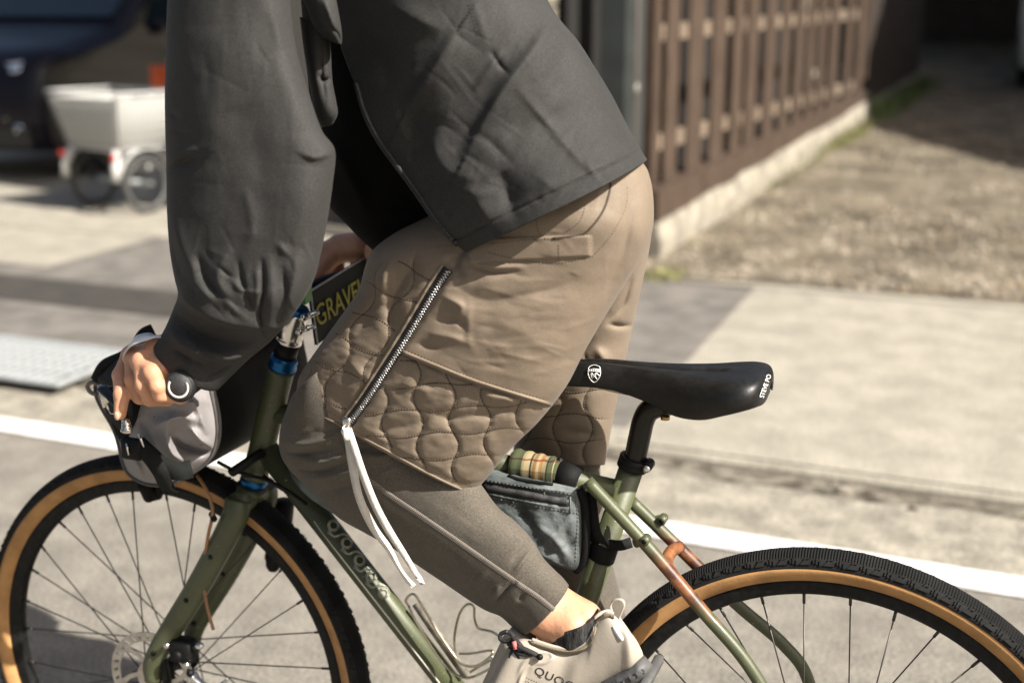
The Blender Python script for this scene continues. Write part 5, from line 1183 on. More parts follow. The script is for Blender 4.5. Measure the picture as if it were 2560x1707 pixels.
def quilt_lines(ang, pa, pb, amp, ph, box):
    ca, sa = math.cos(ang), math.sin(ang); out = []
    inv = lambda a, b: ((a-ph[0])*ca-(b-ph[1])*sa, (a-ph[0])*sa+(b-ph[1])*ca)
    for n in range(-60, 60):
        pts = []
        for b in np.arange(-2600, 2600, 8):
            a = n*pa+amp*math.sin(2*math.pi*b/(2*pb)+math.pi*(n % 2)); x, y = inv(a, b)
            if box(x, y): pts.append((x, y))
            elif len(pts) > 4: out.append(pts); pts = []
            else: pts = []
        if len(pts) > 4: out.append(pts)
        pts = []
        for a in np.arange(-2600, 2600, 8):
            b = n*pb+amp*.45*math.sin(2*math.pi*a/(2*pa)+math.pi*(n % 2)); x, y = inv(a, b)
            if box(x, y): pts.append((x, y))
            elif len(pts) > 4: out.append(pts); pts = []
            else: pts = []
        if len(pts) > 4: out.append(pts)
    return out
prow = [((1250, 330), (1400, 310), .03, .09), ((1225, 362), (1472, 372), .03, .115), ((1180, 392), (1492, 410), .035, .135), ((1100, 432), (1500, 468), .045, .142), ((1030, 472), (1497, 530), .055, .145), ((960, 508), (1474, 590), .07, .13), ((900, 541), (1428, 662), .085, .115), ((858, 575), (1383, 735), .10, .105),
        ((840, 612), (1340, 809), .108, .098), ((823, 669), (1299, 887), .112, .094), ((778, 735), (1238, 965), .114, .090), ((725, 809), (1176, 1026), .115, .086), ((690, 862), (1127, 1084), .115, .082, (-5, 10)), ((681, 903), (1088, 1131), .115, .078, (-9, 17))]
zips = [(1032, 620), (1000, 668), (960, 735), (920, 800), (880, 862), (838, 925), (800, 975)]
zS = spline(zips, 20)
def zdist(x, y):                                # signed distance to the leg zip: positive to its right
    e = np.array([800-1032., 975-620.]); e /= np.hypot(*e); return (x-1032)*e[1]*1.0-(y-620)*e[0]
seam = [(925, 808), (1000, 840), (1080, 872), (1160, 898), (1255, 926)]
def below_seam(x, y): return (y-808)-(x-925)*(926-808)/(1255-925.)-8*np.sin(np.pi*np.clip((x-925)/330, 0, 1))
sfold = [([(1072, 570), (1050, 600), (1060, 640)], 10, 12, -.010), ([(1062, 590), (1110, 612), (1200, 612)], 6, 8, .007), ([(1075, 610), (1130, 625), (1190, 622)], 5, 7, -.006), ([(1040, 655), (1120, 690), (1240, 672), (1330, 640)], 16, 22, -.006), ([(1020, 680), (1060, 705), (1050, 740)], 10, 12, .006), ([(1000, 735), (1050, 738), (1075, 760)], 8, 10, -.005), ([(985, 765), (1040, 775), (1080, 790)], 10, 12, .005), ([(960, 790), (1010, 800)], 7, 8, -.004),
         ([(1440, 420), (1445, 500), (1430, 580), (1390, 680)], 12, 16, -.008), ([(1470, 430), (1480, 500), (1465, 580)], 14, 14, .006), ([(1080, 690), (1076, 740), (1080, 800)], 8, 8, .003), ([(1150, 740), (1250, 790), (1310, 800)], 26, 30, .004), ([(900, 590), (880, 640), (870, 700)], 16, 18, .012), ([(960, 600), (930, 640), (900, 700), (905, 760)], 14, 16, -.012), ([(860, 680), (840, 740), (800, 800)], 16, 16, -.007), ([(800, 820), (830, 860), (870, 880)], 14, 14, .006), ([(735, 880), (790, 920), (810, 950)], 12, 14, -.006),
         ([(990, 950), (1040, 960), (1110, 950), (1180, 940)], 14, 12, -.008), ([(860, 985), (930, 980), (1000, 958)], 14, 14, -.006), ([(1100, 905), (1160, 915), (1215, 925)], 12, 12, .006), ([(920, 880), (990, 900)], 14, 14, .006)]
sfold += creases((985, 1300, 630, 880), 46, 5, 18, 40, 130, 6, .0011, 12)+creases((1010, 1120, 600, 800), 16, -8, 14, 25, 60, 5, .0018, 13)+creases((1380, 1490, 420, 640), 14, 105, 10, 40, 110, 6, .0014, 14)+creases((1100, 1330, 470, 640), 16, 8, 20, 25, 70, 5, .0012, 15)
QA = dict(ang=-.06, pa=77, pb=56, amp=10, ph=(20, 10)); QB = dict(ang=.42, pa=66, pb=70, amp=12, ph=(0, 30))
def is_quilt_r(x, y): return (zdist(x, y) > 14) & (below_seam(x, y) > 5)
def is_quilt_l(x, y): return zdist(x, y) < -14
def hem_s(x, y):
    e = np.array([1088-681., 1131-903.]); e /= np.hypot(*e); return (x-681)*(-e[1])+(y-903)*e[0]-17*np.sin(np.pi*np.clip(((x-681)*e[0]+(y-903)*e[1])/466, 0, 1))
def sh2(x, y):
    zd = zdist(x, y); bs_ = below_seam(x, y)
    q = quilt(x, y, QA['ang'], QA['pa'], QA['pb'], QA['amp'], .0044, QA['ph'])*smst(8, 26, zd)*smst(2, 16, bs_)
    q = q+quilt(x, y, QB['ang'], QB['pa'], QB['pb'], QB['amp'], .0032, QB['ph'])*smst(-10, -26, zd)*smst(560, 600, y)
    q = q+.006*smst(6, -2, bs_)*smst(4, 20, zd)                       # plain outer panel lies on top
    q = q+.004*np.exp(-(bs_/3.0)**2)*smst(4, 20, zd)
    hs_ = hem_s(x, y)
    q = q*(.25+.75*smst(-4, -26, hs_))
    pl = smst(6, -2, bs_)*smst(4, 20, zd); wr = (1-pl)*(.0007*fbm(x/40, y/40, 41, 3, .4)+.0006*fbm(x/30+y/60, y/15, 47, 2, .4))+.0006*fbm(x/60, y/60, 45, 3, .4)+.0006*fbm(x/160-y/60, y/120+x/200, 43, 3, .4)*pl
    q = q+.7*folds(x, y, sfold)+wr
    # pocket welt
    e = np.array([1355-1062., 575-560.]); 
    q = q+.003*smst(0, 3, x-1075)*smst(0, 3, 1357-x)*smst(0, 4, y-(548+(x-1075)*-.03))*smst(0, 4, (606+(x-1075)*-.06)-y)
    return q-.0035*np.exp(-(zd/9)**2)*smst(600, 630, y)
so = Garment(prow, 380, 300, sh2, power=.72)
shorts = so.build('shorts', M_brown, person, .0016)
mb = MB()
for Q, fn_ in ((QA, lambda x, y: 690 < x < 1300 and y < 1130 and zdist(x, y) > 16 and below_seam(x, y) > 6 and hem_s(x, y) < -4 and (y-735)*(-93)-(x-1383)*149 > -999999 and x < np.interp(y, [735, 809, 887, 965, 1026, 1084, 1131], [1370, 1330, 1285, 1222, 1160, 1112, 1070])),
               (QB, lambda x, y: zdist(x, y) < -16 and hem_s(x, y) < -4 and y > 600 and x > np.interp(y, [575, 612, 669, 735, 809, 862, 903], [866, 850, 833, 790, 738, 704, 696]))):
    for pts in quilt_lines(Q['ang'], Q['pa'], Q['pb'], Q['amp'], Q['ph'], fn_): stitches(mb, so, pts, 4.5, 2.0, .0010, .0010, 0)
stitches(mb, so, [(690, 893), (740, 935), (785, 962)], 4.5, 3, .0006); stitches(mb, so, [(815, 978), (890, 1018), (980, 1066), (1060, 1108), (1088, 1118)], 4.5, 3, .0006)
mb.build('quilt_stitching', M_thr, shorts)['kind'] = 'stuff'
mb = MB(); stitches(mb, so, [(930, 802), (1000, 832), (1080, 864), (1160, 890), (1258, 918)], 5, 3, .0006)
for pts in ([(1130, 560), (1200, 552), (1280, 548), (1355, 540)], [(1120, 580), (1200, 598), (1280, 605), (1352, 590)], [(1283, 562), (1283, 600)], [(1355, 540), (1357, 585)], [(1440, 430), (1436, 480), (1400, 545), (1360, 590)], [(1232, 500), (1236, 530), (1256, 552)], [(1345, 470), (1330, 510), (1290, 540)]): stitches(mb, so, pts, 4.5, 3, .0006)
mb.build('seam_stitching', M_thr, shorts)['kind'] = 'stuff'
MB().tube(on(so, [(1404, 405), (1400, 440), (1385, 485), (1355, 525), (1330, 540), (1270, 548)], .0008), .0014, 6).build('pocket_edge', mat('dark pocket line', (.05, .035, .022), .8), shorts)
MB().tube(on(so, [(925, 808), (1000, 838), (1080, 870), (1160, 896), (1258, 926)], .001), .0019, 6).build('panel_seam', M_brown, shorts)
MB().tube(on(so, [(684, 905), (720, 943), (790, 980)], .0008), .0018, 6).tube(on(so, [(806, 990), (889, 1034), (971, 1080), (1053, 1120), (1086, 1131)], .0008), .0018, 6).build('hem_binding', M_brown, shorts)
# leg zip: tape, teeth, slider and the cream pull tape
zP = np.array([B(x, y, so.surf(x, y)+.0045) for x, y in zS]); zN = np.array([.25, -1, .2]); zN /= np.linalg.norm(zN)
MB().add(*ribbon(zP, zN, .0175, .002)).build('zip_tape', mat('black zip tape', (.016, .016, .017), .5, bump=.4, bs=900), shorts)
e2 = np.cross(np.gradient(zP, axis=0), zN); e2 /= np.linalg.norm(e2, axis=1)[:, None]
mb = MB(); zl = np.concatenate([[0], np.cumsum(np.linalg.norm(np.diff(zP, axis=0), axis=1))])
for i, t in enumerate(np.arange(.002, zl[-1]-.002, .0019)):
    c = np.array([np.interp(t, zl, zP[:, k]) for k in range(3)])+zN*.0022; k_ = np.array([np.interp(t, zl, e2[:, k]) for k in range(3)]); s = 1 if i % 2 else -1
    mb.tube([c+k_*s*.0034, c-k_*s*.0012], [.0009, .0007], 5)
mb.build('zip_teeth', mat('zip teeth', (.62, .61, .60), .35, 1.0), shorts)['kind'] = 'stuff'
for s in (-1, 1): MB().tube(zP+e2*s*.0098+zN*.0006, .0020, 6).build('zip_flap', M_brown, shorts)
sc_ = B(797, 975, so.surf(800, 970)+.008)
sl2 = MB().bbox(sc_[0]-.006, sc_[0]+.006, sc_[1]-.003, sc_[1]+.003, sc_[2]-.008, sc_[2]+.010, .002).tube([sc_+np.array([-.003, -.004, .0]), sc_+np.array([-.004, -.006, -.008]), sc_+np.array([-.001, -.006, -.016]), sc_+np.array([.003, -.006, -.009]), sc_+np.array([.003, -.004, 0])], .0016, 6).build('zip_slider', M_silver, shorts)
Lz = .205
tp1 = spline(np.array([B(797, 985, Lz), B(803, 1030, Lz+.004), B(812, 1085, Lz+.006), B(828, 1150, Lz+.004), B(858, 1212, Lz-.004), B(892, 1258, Lz-.012), B(915, 1300, Lz-.018), B(932, 1326, Lz-.02), B(950, 1346, Lz-.02)]), 6)
tp2 = spline(np.array([B(799, 985, Lz+.002), B(814, 1030, Lz+.008), B(834, 1090, Lz+.010), B(862, 1160, Lz+.006), B(893, 1218, Lz), B(925, 1268, Lz-.008), B(950, 1308, Lz-.012), B(962, 1326, Lz-.012), B(971, 1341, Lz-.014)]), 6)
n1 = len(tp1); nn = np.stack([np.interp(np.arange(n1), [0, n1*.5, n1-1], [0, .2, 1.4]), -np.ones(n1)*np.interp(np.arange(n1), [0, n1*.5, n1*.75, n1-1], [1, 1, .35, .5]), np.interp(np.arange(n1), [0, n1-1], [.1, 1.0])], 1); nn /= np.linalg.norm(nn, axis=1)[:, None]
n2 = nn.copy(); n2[:, 0] = -n2[:, 0]*.5+.1; n2 /= np.linalg.norm(n2, axis=1)[:, None]
tw = np.interp(np.linspace(0, 1, n1), [0, .5, .8, 1], [.0105, .0105, .0065, .009])
pull = MB().add(*ribbon(tp1, nn, tw, .0012)).build('pull_tape', M_cream, shorts)
MB().add(*ribbon(tp2, n2, tw, .0012)).build('pull_tape', M_cream, shorts)
MB().tube([B(795, 982, Lz+.003), B(798, 1000, Lz+.005), B(799, 1008, Lz+.005)], [.006, .0078, .0068], 10, sx=.6).build('tape_knot', M_cream, shorts)
# far leg of the shorts
frow = [((1330, 380), (1460, 380), -.06, .11), ((1330, 460), (1497, 470), -.07, .11), ((1320, 560), (1492, 560), -.09, .10), ((1290, 660), (1472, 660), -.105, .09), ((1255, 770), (1448, 770), -.115, .082), ((1215, 880), (1424, 880), -.12, .078), ((1190, 970), (1405, 975), -.12, .074), ((1178, 1052), (1388, 1066), -.12, .070, (0, 6))]
QC = dict(ang=.02, pa=70, pb=58, amp=11, ph=(30, 0))
ffold = [([(1400, 745), (1430, 748), (1460, 746)], 5, 6, -.010), ([(1450, 640), (1430, 700), (1395, 740)], 8, 10, -.008), ([(1370, 800), (1400, 840)], 12, 12, .006), ([(1250, 990), (1300, 985), (1370, 1000)], 10, 12, -.006)]
fh = lambda x, y: quilt(x, y, QC['ang'], QC['pa'], QC['pb'], QC['amp'], .0036, QC['ph'])*smst(780, 830, y)+folds(x, y, ffold)+.0012*fbm(x/50, y/50, 51, 3, .4)
fo_ = Garment(frow, 180, 180, fh); fleg = fo_.build('shorts_far_leg', M_brown, shorts, .0016)
mb = MB()
for pts in quilt_lines(QC['ang'], QC['pa'], QC['pb'], QC['amp'], QC['ph'], lambda x, y: 830 < y < 1058 and 1200 < x < np.interp(y, [880, 970, 1060], [1415, 1398, 1380])): stitches(mb, fo_, pts, 4.5, 2.0, .0010, .0010, 0)
mb.build('quilt_stitching', M_thr, shorts)['kind'] = 'stuff'

# ---------------- jersey tights, near leg
krow = [((860, 800), (900, 790), .115, .03), ((700, 880), (760, 830), .115, .052), ((655, 952), (780, 850), .115, .062), ((642, 1020), (840, 870), .115, .066), ((660, 1070), (890, 900), .115, .067), ((712, 1122), (950, 955), .115, .066), ((775, 1185), (1010, 1012), .115, .064), ((838, 1222), (1060, 1060), .115, .062), ((900, 1256), (1100, 1108), .116, .060),
        ((960, 1297), (1142, 1164), .118, .058), ((1020, 1337), (1185, 1200), .12, .055), ((1080, 1378), (1222, 1240), .122, .052), ((1116, 1400), (1246, 1280), .124, .049), ((1150, 1414), (1272, 1308), .125, .046, (4, 3)), ((1176, 1437), (1290, 1325), .126, .044, (7, 6)), ((1200, 1457), (1304, 1342), .126, .042, (10, 9))]
kf = [([(655, 1035), (700, 1042), (760, 1030)], 7, 8, -.012), ([(650, 1012), (700, 1022), (770, 1002)], 9, 9, .010), ([(690, 1055), (740, 1062), (800, 1040)], 7, 8, .009), ([(672, 1075), (740, 1080), (800, 1062)], 6, 7, -.010), ([(700, 1100), (760, 1095), (840, 1070)], 9, 10, .009), ([(780, 1010), (810, 1030), (850, 1030)], 7, 8, -.008), ([(810, 1045), (870, 1050), (900, 1040)], 9, 9, .008), ([(730, 1130), (800, 1115), (850, 1090)], 9, 10, -.006),
      ([(1140, 1380), (1165, 1350), (1185, 1335)], 3.5, 5, -.008), ([(1128, 1372), (1150, 1345)], 6, 5, .006), ([(1175, 1290), (1200, 1262), (1222, 1245)], 6, 8, -.005), ([(1182, 1310), (1215, 1275)], 6, 7, .004), ([(860, 1200), (960, 1255), (1050, 1320)], 20, 24, -.004), ([(1190, 1380), (1205, 1360)], 6, 6, -.005), ([(1180, 1400), (1200, 1430)], 8, 9, .004)]
kf += creases((660, 860, 980, 1120), 20, 0, 16, 30, 80, 5, .0020, 16)+creases((1080, 1260, 1270, 1420), 16, -48, 12, 20, 50, 4, .0016, 17)+creases((860, 1150, 1080, 1330), 16, 35, 12, 40, 110, 9, .0010, 18)
tl = Garment(krow, 300, 200, lambda x, y: .8*folds(x, y, kf)+.0008*fbm(x/80, y/80, 61, 3, .4))
tights = tl.build('tights', M_tight, person, .0016)
sm_ = [(800, 1062), (845, 1100), (900, 1140), (960, 1180), (1030, 1228), (1090, 1270), (1150, 1312), (1205, 1350), (1235, 1370), (1272, 1400)]
mb = MB()
seamP = spline(sm_, 10); sl__ = np.concatenate([[0], np.cumsum(np.hypot(*np.diff(seamP, axis=0).T))])
for off in (-4.5, -1.5, 1.5, 4.5):
    P = [(x+off*.57, y-off*.82) for x, y in seamP]; mb.tube([B(x, y, tl.surf(x, y)+.0008) for x, y in P], .0006, 5)
for t in np.arange(0, sl__[-1], 4.2):
    x, y = np.interp(t, sl__, seamP[:, 0]), np.interp(t, sl__, seamP[:, 1]); mb.tube([B(x-3.6, y+4.2, tl.surf(x-3, y+4)+.0012), B(x+4.4, y-3.6, tl.surf(x+3, y-3)+.0012)], .0007, 4)
mb.build('flatlock_seam', mat('grey seam thread', (.20, .175, .15), .8), tights)['kind'] = 'stuff'
mb = MB()
for pts in ([(742, 1008), (748, 1022), (760, 1030)], [(738, 1040), (745, 1056), (765, 1068)], [(752, 1010), (757, 1024)]):
    for k in (-4, -1.5, 1.5, 4): mb.tube(on(tl, [(x+k, y) for x, y in pts], .0002), .0005, 5)
mb.build('knee_seam', mat('grey seam thread 2', (.17, .15, .12), .8), tights)
mb = MB(); stitches(mb, tl, [(1138, 1398), (1165, 1350), (1205, 1290), (1228, 1262)], 4, 2.6, .0005); stitches(mb, tl, [(1130, 1392), (1158, 1345), (1198, 1285), (1222, 1256)], 4, 2.6, .0005); mb.build('cuff_stitching', M_thr, tights)['kind'] = 'stuff'
# far leg of the tights, mostly hidden
RF = pedc[1]+np.array([.02, .0, .02]); rk = B(1318, 1255, -.12)
tub = spline([B(1340, 760, -.115), B(1300, 1010, -.12), rk, rk*.5+(RF+np.array([.06, 0, .10]))*.5+np.array([.02, 0, 0]), RF+np.array([.06, 0, .10])], 8)
MB().tube(tub, np.interp(np.linspace(0, 1, len(tub)), [0, .5, .7, 1], [.048, .052, .052, .04]), 24).build('tights_far_leg', M_tight, tights)

# ---------------- shoes and socks
M_shoe = mat('beige shoe upper', (.35, .31, .255), .6, var=.05, vs=25, bump=.12, bs=300, spec=.4)
M_sole = mat('dark grey sole', (.075, .075, .075), .6, var=.25, vs=40, bump=.3, bs=200)
shrow = [((1474, 1492), (1480, 1512), .122, .012), ((1462, 1469), (1469, 1524), .122, .026), ((1445, 1447), (1450, 1540), .122, .041), ((1424, 1424), (1424, 1555), .122, .040), ((1397, 1403), (1396, 1568), .122, .040), ((1378, 1412), (1372, 1582), .122, .040), ((1365, 1430), (1352, 1592), .122, .040), ((1356, 1462), (1328, 1604), .122, .040), ((1332, 1486), (1300, 1618), .122, .041), ((1305, 1489), (1272, 1632), .124, .038), ((1276, 1486), (1242, 1648), .126, .040), ((1246, 1478), (1212, 1664), .128, .042),
         ((1214, 1466), (1186, 1680), .13, .044), ((1185, 1470), (1160, 1695), .132, .046), ((1156, 1508), (1132, 1710), .134, .048), ((1130, 1556), (1104, 1724), .136, .048), ((1100, 1610), (1076, 1738), .136, .046), ((1068, 1665), (1050, 1748), .136, .040), ((1045, 1705), (1034, 1752), .136, .028), ((1032, 1735), (1028, 1750), .136, .010)]
shf = [([(1190, 1545), (1205, 1520), (1235, 1500), (1262, 1496)], 4, 4, .0035), ([(1262, 1496), (1268, 1510), (1248, 1522), (1225, 1520)], 3, 3, .003), ([(1225, 1520), (1205, 1540), (1192, 1568), (1188, 1600)], 4, 4, .0035), ([(1218, 1530), (1200, 1556)], 6, 6, -.002)]
shf += [([(1452, 1452), (1466, 1480), (1474, 1505)], 3, 3, .002)]
sg_ = Garment(shrow, 200, 140, lambda x, y: folds(x, y, shf), power=.38)
shoe = sg_.build('shoe', M_shoe, person, 0)
solerow = [((1478, 1502), (1500, 1527), .122, .016), ((1466, 1513), (1492, 1542), .122, .034), ((1446, 1527), (1478, 1560), .122, .042), ((1420, 1542), (1455, 1578), .122, .044), ((1392, 1556), (1425, 1600), .122, .044), ((1350, 1578), (1375, 1630), .122, .044), ((1300, 1606), (1315, 1660), .124, .046), ((1240, 1640), (1250, 1694), .128, .048), ((1180, 1674), (1190, 1728), .132, .051), ((1120, 1706), (1130, 1760), .136, .053), ((1066, 1732), (1076, 1780), .138, .048), ((1034, 1744), (1040, 1775), .138, .03), ((1020, 1748), (1022, 1760), .138, .008)]
so2 = Garment(solerow, 90, 80, lambda x, y: .001*fbm(x/12, y/12, 3, 2), power=.45); sole = so2.build('sole', M_sole, shoe, 0)
mb = MB()
for k in range(9):
    x = 1478-k*15; y = 1540+k*9.2
    mb.tube(on(so2, [(x-4, y-4), (x, y), (x+1, y+6)], .0006, 3), .0011, 5)
mb.build('sole_grooves', mat('sole lines', (.03, .03, .03), .7), sole)
for k in range(12):
    x = 1497-k*30; y = 1541+k*17.5; a = B(x, y, .126); MB().bbox(a[0]-.006, a[0]+.006, a[1]-.04, a[1]+.04, a[2]-.008, a[2]+.004, .002).build('lug', M_sole, sole)
col_ = [(1222, 1468), (1247, 1477), (1278, 1486), (1307, 1489), (1336, 1482), (1355, 1464), (1363, 1441), (1365, 1424), (1377, 1410), (1396, 1403), (1407, 1408)]
cl_ = [.160, .160, .159, .158, .157, .155, .152, .149, .144, .135, .126]
cp_ = spline(np.array([B(x, y, l) for (x, y), l in zip(col_, cl_)]), 8); MB().tube(cp_, .0026, 10).build('collar', M_shoe, shoe)
mb = MB(); pc_ = spline(np.array(col_, float), 10); pl = np.interp(np.linspace(0, 1, len(pc_)), np.linspace(0, 1, 11), cl_)
for i in range(0, len(pc_)-1):
    x, y = pc_[i]; l = max(pl[i], sg_.surf(x, y+9))+.001
    mb.tube([B(x-1, y+5, l+.002), B(x+3, y+13, sg_.surf(x+3, y+13)+.0012)], .0008, 4); mb.tube([B(x+3, y+13, sg_.surf(x+3, y+13)+.0012), B(x+5, y+5, l+.002)], .0007, 4)
mb.build('zigzag_stitching', mat('tan thread', (.26, .215, .15), .8), shoe)['kind'] = 'stuff'
MB().tube(spline([B(1408, 1412, .126), B(1403, 1390, .126), B(1412, 1377, .126), B(1428, 1377, .126), B(1434, 1388, .126), B(1428, 1406, .126), B(1424, 1420, .126), B(1440, 1444, .126), B(1458, 1472, .128), B(1472, 1505, .13)], 6), .0030, 8, sx=.4, up=(0, 1, 0)).build('heel_loop', M_shoe, shoe)
a = B(1408, 1437, sg_.surf(1408, 1437)+.001); b = B(1430, 1470, sg_.surf(1430, 1470)+.001)
MB().add(*ribbon(np.array([a+(b-a)*k for k in np.linspace(0, 1, 7)]), (.15, -1, .1), [.003, .0056, .0062, .0062, .0062, .0056, .003], .0006)).build('reflective_bar', mat('reflective white', (.85, .86, .87), .4), shoe)
o1 = B(1225, 1545, sg_.surf(1235, 1545)+.003); o2 = B(1285, 1572, sg_.surf(1275, 1560)+.003); u1 = B(1233, 1528, sg_.surf(1235, 1535)+.003)
ql_ = text('brand_lettering', 'QUOC', o1, o2-o1, u1-o1, .0165, mat('black print', (.012, .012, .012), .6), shoe, 0, 1.1); conform(ql_, lambda x, y: B(x, y, sg_.surf(x, y)+.0007))
mb = MB()
for r_ in range(4):
    for c in range(7):
        x = 1210+c*5.6-r_*1.5; y = 1556+r_*8+c*2.4; q = B(x, y, sg_.surf(x, y)+.0004); mb.ball(q, (.0007, .0005, .0007), 6)
mb.build('vent_holes', M_black, shoe)['kind'] = 'stuff'
# tongue and laces
MB().tube(spline([B(1205, 1458, .135), B(1192, 1474, .135), B(1180, 1500, .135), B(1160, 1540, .135), B(1140, 1580, .135)], 5), [.020]*6+[.022]*10+[.02]*5, 18).build('tongue', M_shoe, shoe)
M_lace = mat('black lace with white flecks', (.012, .012, .012), .8, var=.0, vs=200, col2=(.5, .5, .48), lo=.66, hi=.70)
laces = MB()
for pts in ([(1168, 1478, .165), (1190, 1484, .172), (1222, 1498, .172), (1240, 1508, .168)], [(1172, 1484, .165), (1195, 1500, .172), (1222, 1502, .170)], [(1180, 1488, .168), (1190, 1505, .170), (1200, 1516, .168)], [(1178, 1490, .168), (1172, 1515, .17), (1182, 1535, .168)], [(1172, 1500, .166), (1158, 1530, .166), (1152, 1560, .166), (1165, 1590, .166)], [(1165, 1510, .166), (1148, 1545, .166), (1140, 1580, .166), (1150, 1610, .166)],
            [(1150, 1455, .16), (1149, 1466, .162), (1160, 1472, .164), (1178, 1466, .164), (1176, 1456, .162), (1163, 1450, .16), (1150, 1455, .16)], [(1180, 1465, .165), (1192, 1478, .17), (1205, 1494, .17)], [(1175, 1530, .166), (1192, 1556, .166)], [(1158, 1556, .166), (1176, 1580, .166)]):
    laces.tube(spline([B(*q) for q in pts], 6), .0036, 8, sx=.8)
laces.build('laces', M_lace, shoe)
MB().tube([B(1180, 1472, .172), B(1185, 1490, .174)], .0032, 8).build('lace_tab', mat('pink tab', (.45, .12, .12), .6), shoe)
MB().tube([B(1240, 1508, .170), B(1240, 1508, .1735)], .0042, 12).build('eyelet', M_black, shoe)
# right shoe, below the frame
c = pedc[1]; mb = MB()
P = [c+np.array([q, 0, z]) for q, z in ((.17, .05), (.15, .055), (.10, .06), (.05, .055), (0, .045), (-.05, .038), (-.09, .032))]
mb.tube(P, [.02, .036, .04, .042, .045, .042, .02], 20, sx=.9); mb.build('shoe', M_shoe, person)['label'] = 'far shoe'
MB().bbox(c[0]-.105, c[0]+.185, c[1]-.045, c[1]+.045, c[2]+.0085, c[2]+.024, .006).build('far_sole', M_sole, person)
sk = [B(1272, 1476, .124), B(1310, 1470, .124), B(1345, 1440, .124)]
ank0 = B(1325, 1418, .124); ank1 = B(1300, 1500, .124)
sock = Garment([((1238, 1446), (1373, 1398), .124, .0365, (12, 22)), ((1238, 1451), (1374, 1404), .124, .0375, (12, 28)), ((1240, 1460), (1372, 1414), .124, .0375, (12, 36)), ((1246, 1472), (1367, 1424), .124, .0365, (10, 42))], 40, 160, None, power=.8)
sock.build('sock', mat('charcoal ribbed sock', (.018, .018, .018), .9, spec=.2, var=.5, vs=140, st=(1, 1, .3), col2=(.06, .06, .058), bump=.6, bs=500), person)

# ---------------- body: one skin, with hands
skel = []
def lim(a, b, ra, rb): skel.append((tuple(a), tuple(b), ra, rb))
hipL = B(1270, 640, .085); kneeL = B(770, 985, .115); ankL = B(1318, 1425, .124); hipR = np.array([hipL[0], .085, hipL[2]])
lim(hipL, kneeL, .055, .036); lim(kneeL, B(1040, 1205, .118), .036, .033); lim(B(1040, 1205, .118), ankL+np.array([-.04, 0, .025]), .033, .027)
lim(hipR, B(1290, 1000, -.12), .05, .036); lim(B(1290, 1000, -.12), rk, .036, .036); lim(rk, RF+np.array([.06, 0, .10]), .036, .03)
pel = (hipL+hipR)/2+np.array([-.02, 0, .03]); chest = np.array([-.56, 0, 1.36]); neck = np.array([-.58, 0, 1.58]); head = np.array([-.66, 0, 1.72])
lim(pel+np.array([0, -.05, 0]), pel+np.array([0, .05, 0]), .07, .07); lim(pel, chest, .075, .09); lim(chest+np.array([0, -.06, .04]), chest+np.array([0, .06, .04]), .075, .075); lim(chest, neck, .07, .055); lim(neck, head, .052, .06); lim(head, head+np.array([-.01, 0, .06]), .075, .088); lim(head+np.array([-.07, 0, -.03]), head+np.array([-.05, 0, -.05]), .03, .035); lim(head+np.array([-.09, 0, .02]), head+np.array([-.105, 0, .0]), .008, .012)
for s in (-1, 1): lim(head+np.array([.0, s*.075, .03]), head+np.array([.01, s*.085, .005]), .014, .010)
shL = B(560, -300, .205); elL = B(590, 400, .25); wrL = B(470, 775, .262); shR = np.array([-.54, .13, 1.44])
lim(chest+np.array([0, 0, .12]), shL, .05, .04); lim(shL, B(540, 60, .235), .042, .036); lim(B(540, 60, .235), elL, .036, .034); lim(elL, wrL, .036, .026); lim(chest, shR, .06, .045)
elR = np.array([-.65, .22, 1.20]); wrR = RW3+np.array([.035, 0, .038])
lim(shR, elR, .042, .036); lim(elR, wrR, .034, .027)
V, F_ = sdf_cones(skel, .009, .02)
bodyV, bodyF = [V], [F_]
# ankle in finer detail
ank = [(B(1195, 1355, .122), B(1250, 1395, .123), .033, .0325), (B(1250, 1395, .123), B(1316, 1440, .124), .033, .0305), (B(1316, 1440, .124), B(1300, 1500, .124), .0305, .0305), (B(1316, 1432, .124), B(1350, 1422, .124), .027, .016), (B(1318, 1440, .124), B(1314, 1444, .146), .020, .011), (B(1262, 1425, .122), B(1278, 1470, .122), .018, .018)]
ank += [(B(1260, 1374, .12), B(1345, 1412, .12), .022, .016)]
V, F_ = sdf_cones(ank, .0022, .014); bodyV.append(V); bodyF.append(F_)
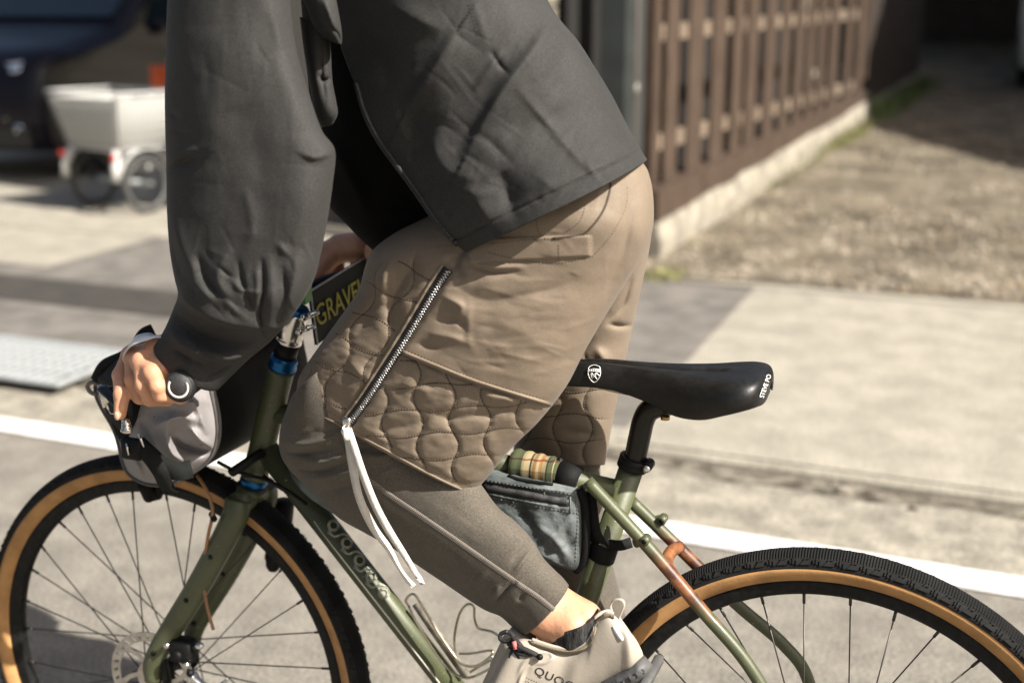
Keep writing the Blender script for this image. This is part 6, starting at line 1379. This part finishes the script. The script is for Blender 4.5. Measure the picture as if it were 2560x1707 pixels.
# near hand: photo points with their sideways position, radius in metres
def hp(x, y, l): return B(x, y, l)
H = []
def ch(pts, rs):
    for (a, b, r0, r1) in zip(pts[:-1], pts[1:], rs[:-1], rs[1:]): H.append((tuple(a), tuple(b), r0, r1))
wr = hp(370, 812, .270); wr0 = hp(440, 800, .262)
ch([wr0, wr], [.022, .024])
kn = [hp(302, 816, .236), hp(309, 817, .270), hp(327, 832, .298), hp(350, 856, .314)]     # knuckles: index, middle, ring, little
for k, r_ in zip(kn, (.0125, .0128, .0125, .0112)): H.append((tuple(wr+(k-wr)*.15), tuple(k), .017, r_))
H.append((tuple(kn[0]), tuple(kn[1]), .012, .012)); H.append((tuple(kn[1]), tuple(kn[2]), .012, .012)); H.append((tuple(kn[2]), tuple(kn[3]), .0115, .0105))
H.append((tuple(hp(345, 822, .27)), tuple(hp(372, 850, .298)), .018, .0165)); H.append((tuple(hp(372, 850, .298)), tuple(hp(378, 874, .300)), .0165, .011))
# index stretched over the brake lever
ch([kn[0], hp(278, 862, .268), hp(280, 905, .302), hp(276, 950, .308)], [.0125, .0108, .0098, .0078])
# middle, ring, little curl round the grip
ch([kn[1], hp(308, 872, .296), hp(322, 909, .292), hp(356, 918, .27)], [.0125, .0112, .0102, .0088])
ch([kn[2], hp(332, 884, .314), hp(345, 914, .306), hp(385, 918, .285)], [.0122, .0110, .0100, .0085])
ch([kn[3], hp(362, 886, .325), hp(368, 906, .320), hp(415, 912, .304), hp(428, 908, .300)], [.0108, .0096, .0088, .0078, .0068])
# thumb on the inner side of the grip
ch([hp(368, 822, .26), hp(352, 880, .236), hp(385, 905, .23)], [.017, .0125, .0095])
V, F_ = sdf_cones(H, .0015, .0042); bodyV.append(V); bodyF.append(F_)
# far hand: the same grip mirrored on the other end of the bar
mir = lambda p: np.array([p[0]+(ER[0]-EL[0]), -p[1]+(ER[1]+EL[1]), p[2]+(ER[2]-EL[2])])
V, F_ = sdf_cones([(tuple(mir(np.array(a))), tuple(mir(np.array(b))), r0, r1) for a, b, r0, r1 in H], .0025, .0062); bodyV.append(V); bodyF.append(F_)
n0 = 0; FF = []
for v_, f_ in zip(bodyV, bodyF): FF.append(f_+n0); n0 += len(v_)
body = obj('body', np.vstack(bodyV), np.vstack(FF), M_skin, person)
sm = body.modifiers.new('soften', 'SMOOTH'); sm.factor = .5; sm.iterations = 3
# nail of the pointing finger, bracelet
MB().ball(hp(268, 955, .315), (.004, .002, .006), 10).build('fingernail', mat('nail', (.58, .34, .25), .3), body)
br = [hp(372, 772, .285), hp(340, 773, .292), hp(312, 781, .292), hp(297, 794, .284), hp(291, 810, .272), hp(294, 820, .255)]
MB().add(*ribbon(spline(br, 6), (-.75, -.35, .5), .018, .0022)).build('wrist_band', mat('clear grey band', (.62, .64, .66), .25, spec=.6), person)
MB().ball(head+np.array([.015, 0, .075]), (.105, .09, .085), 20).build('hair', mat('dark hair', (.02, .016, .013), .6), person)
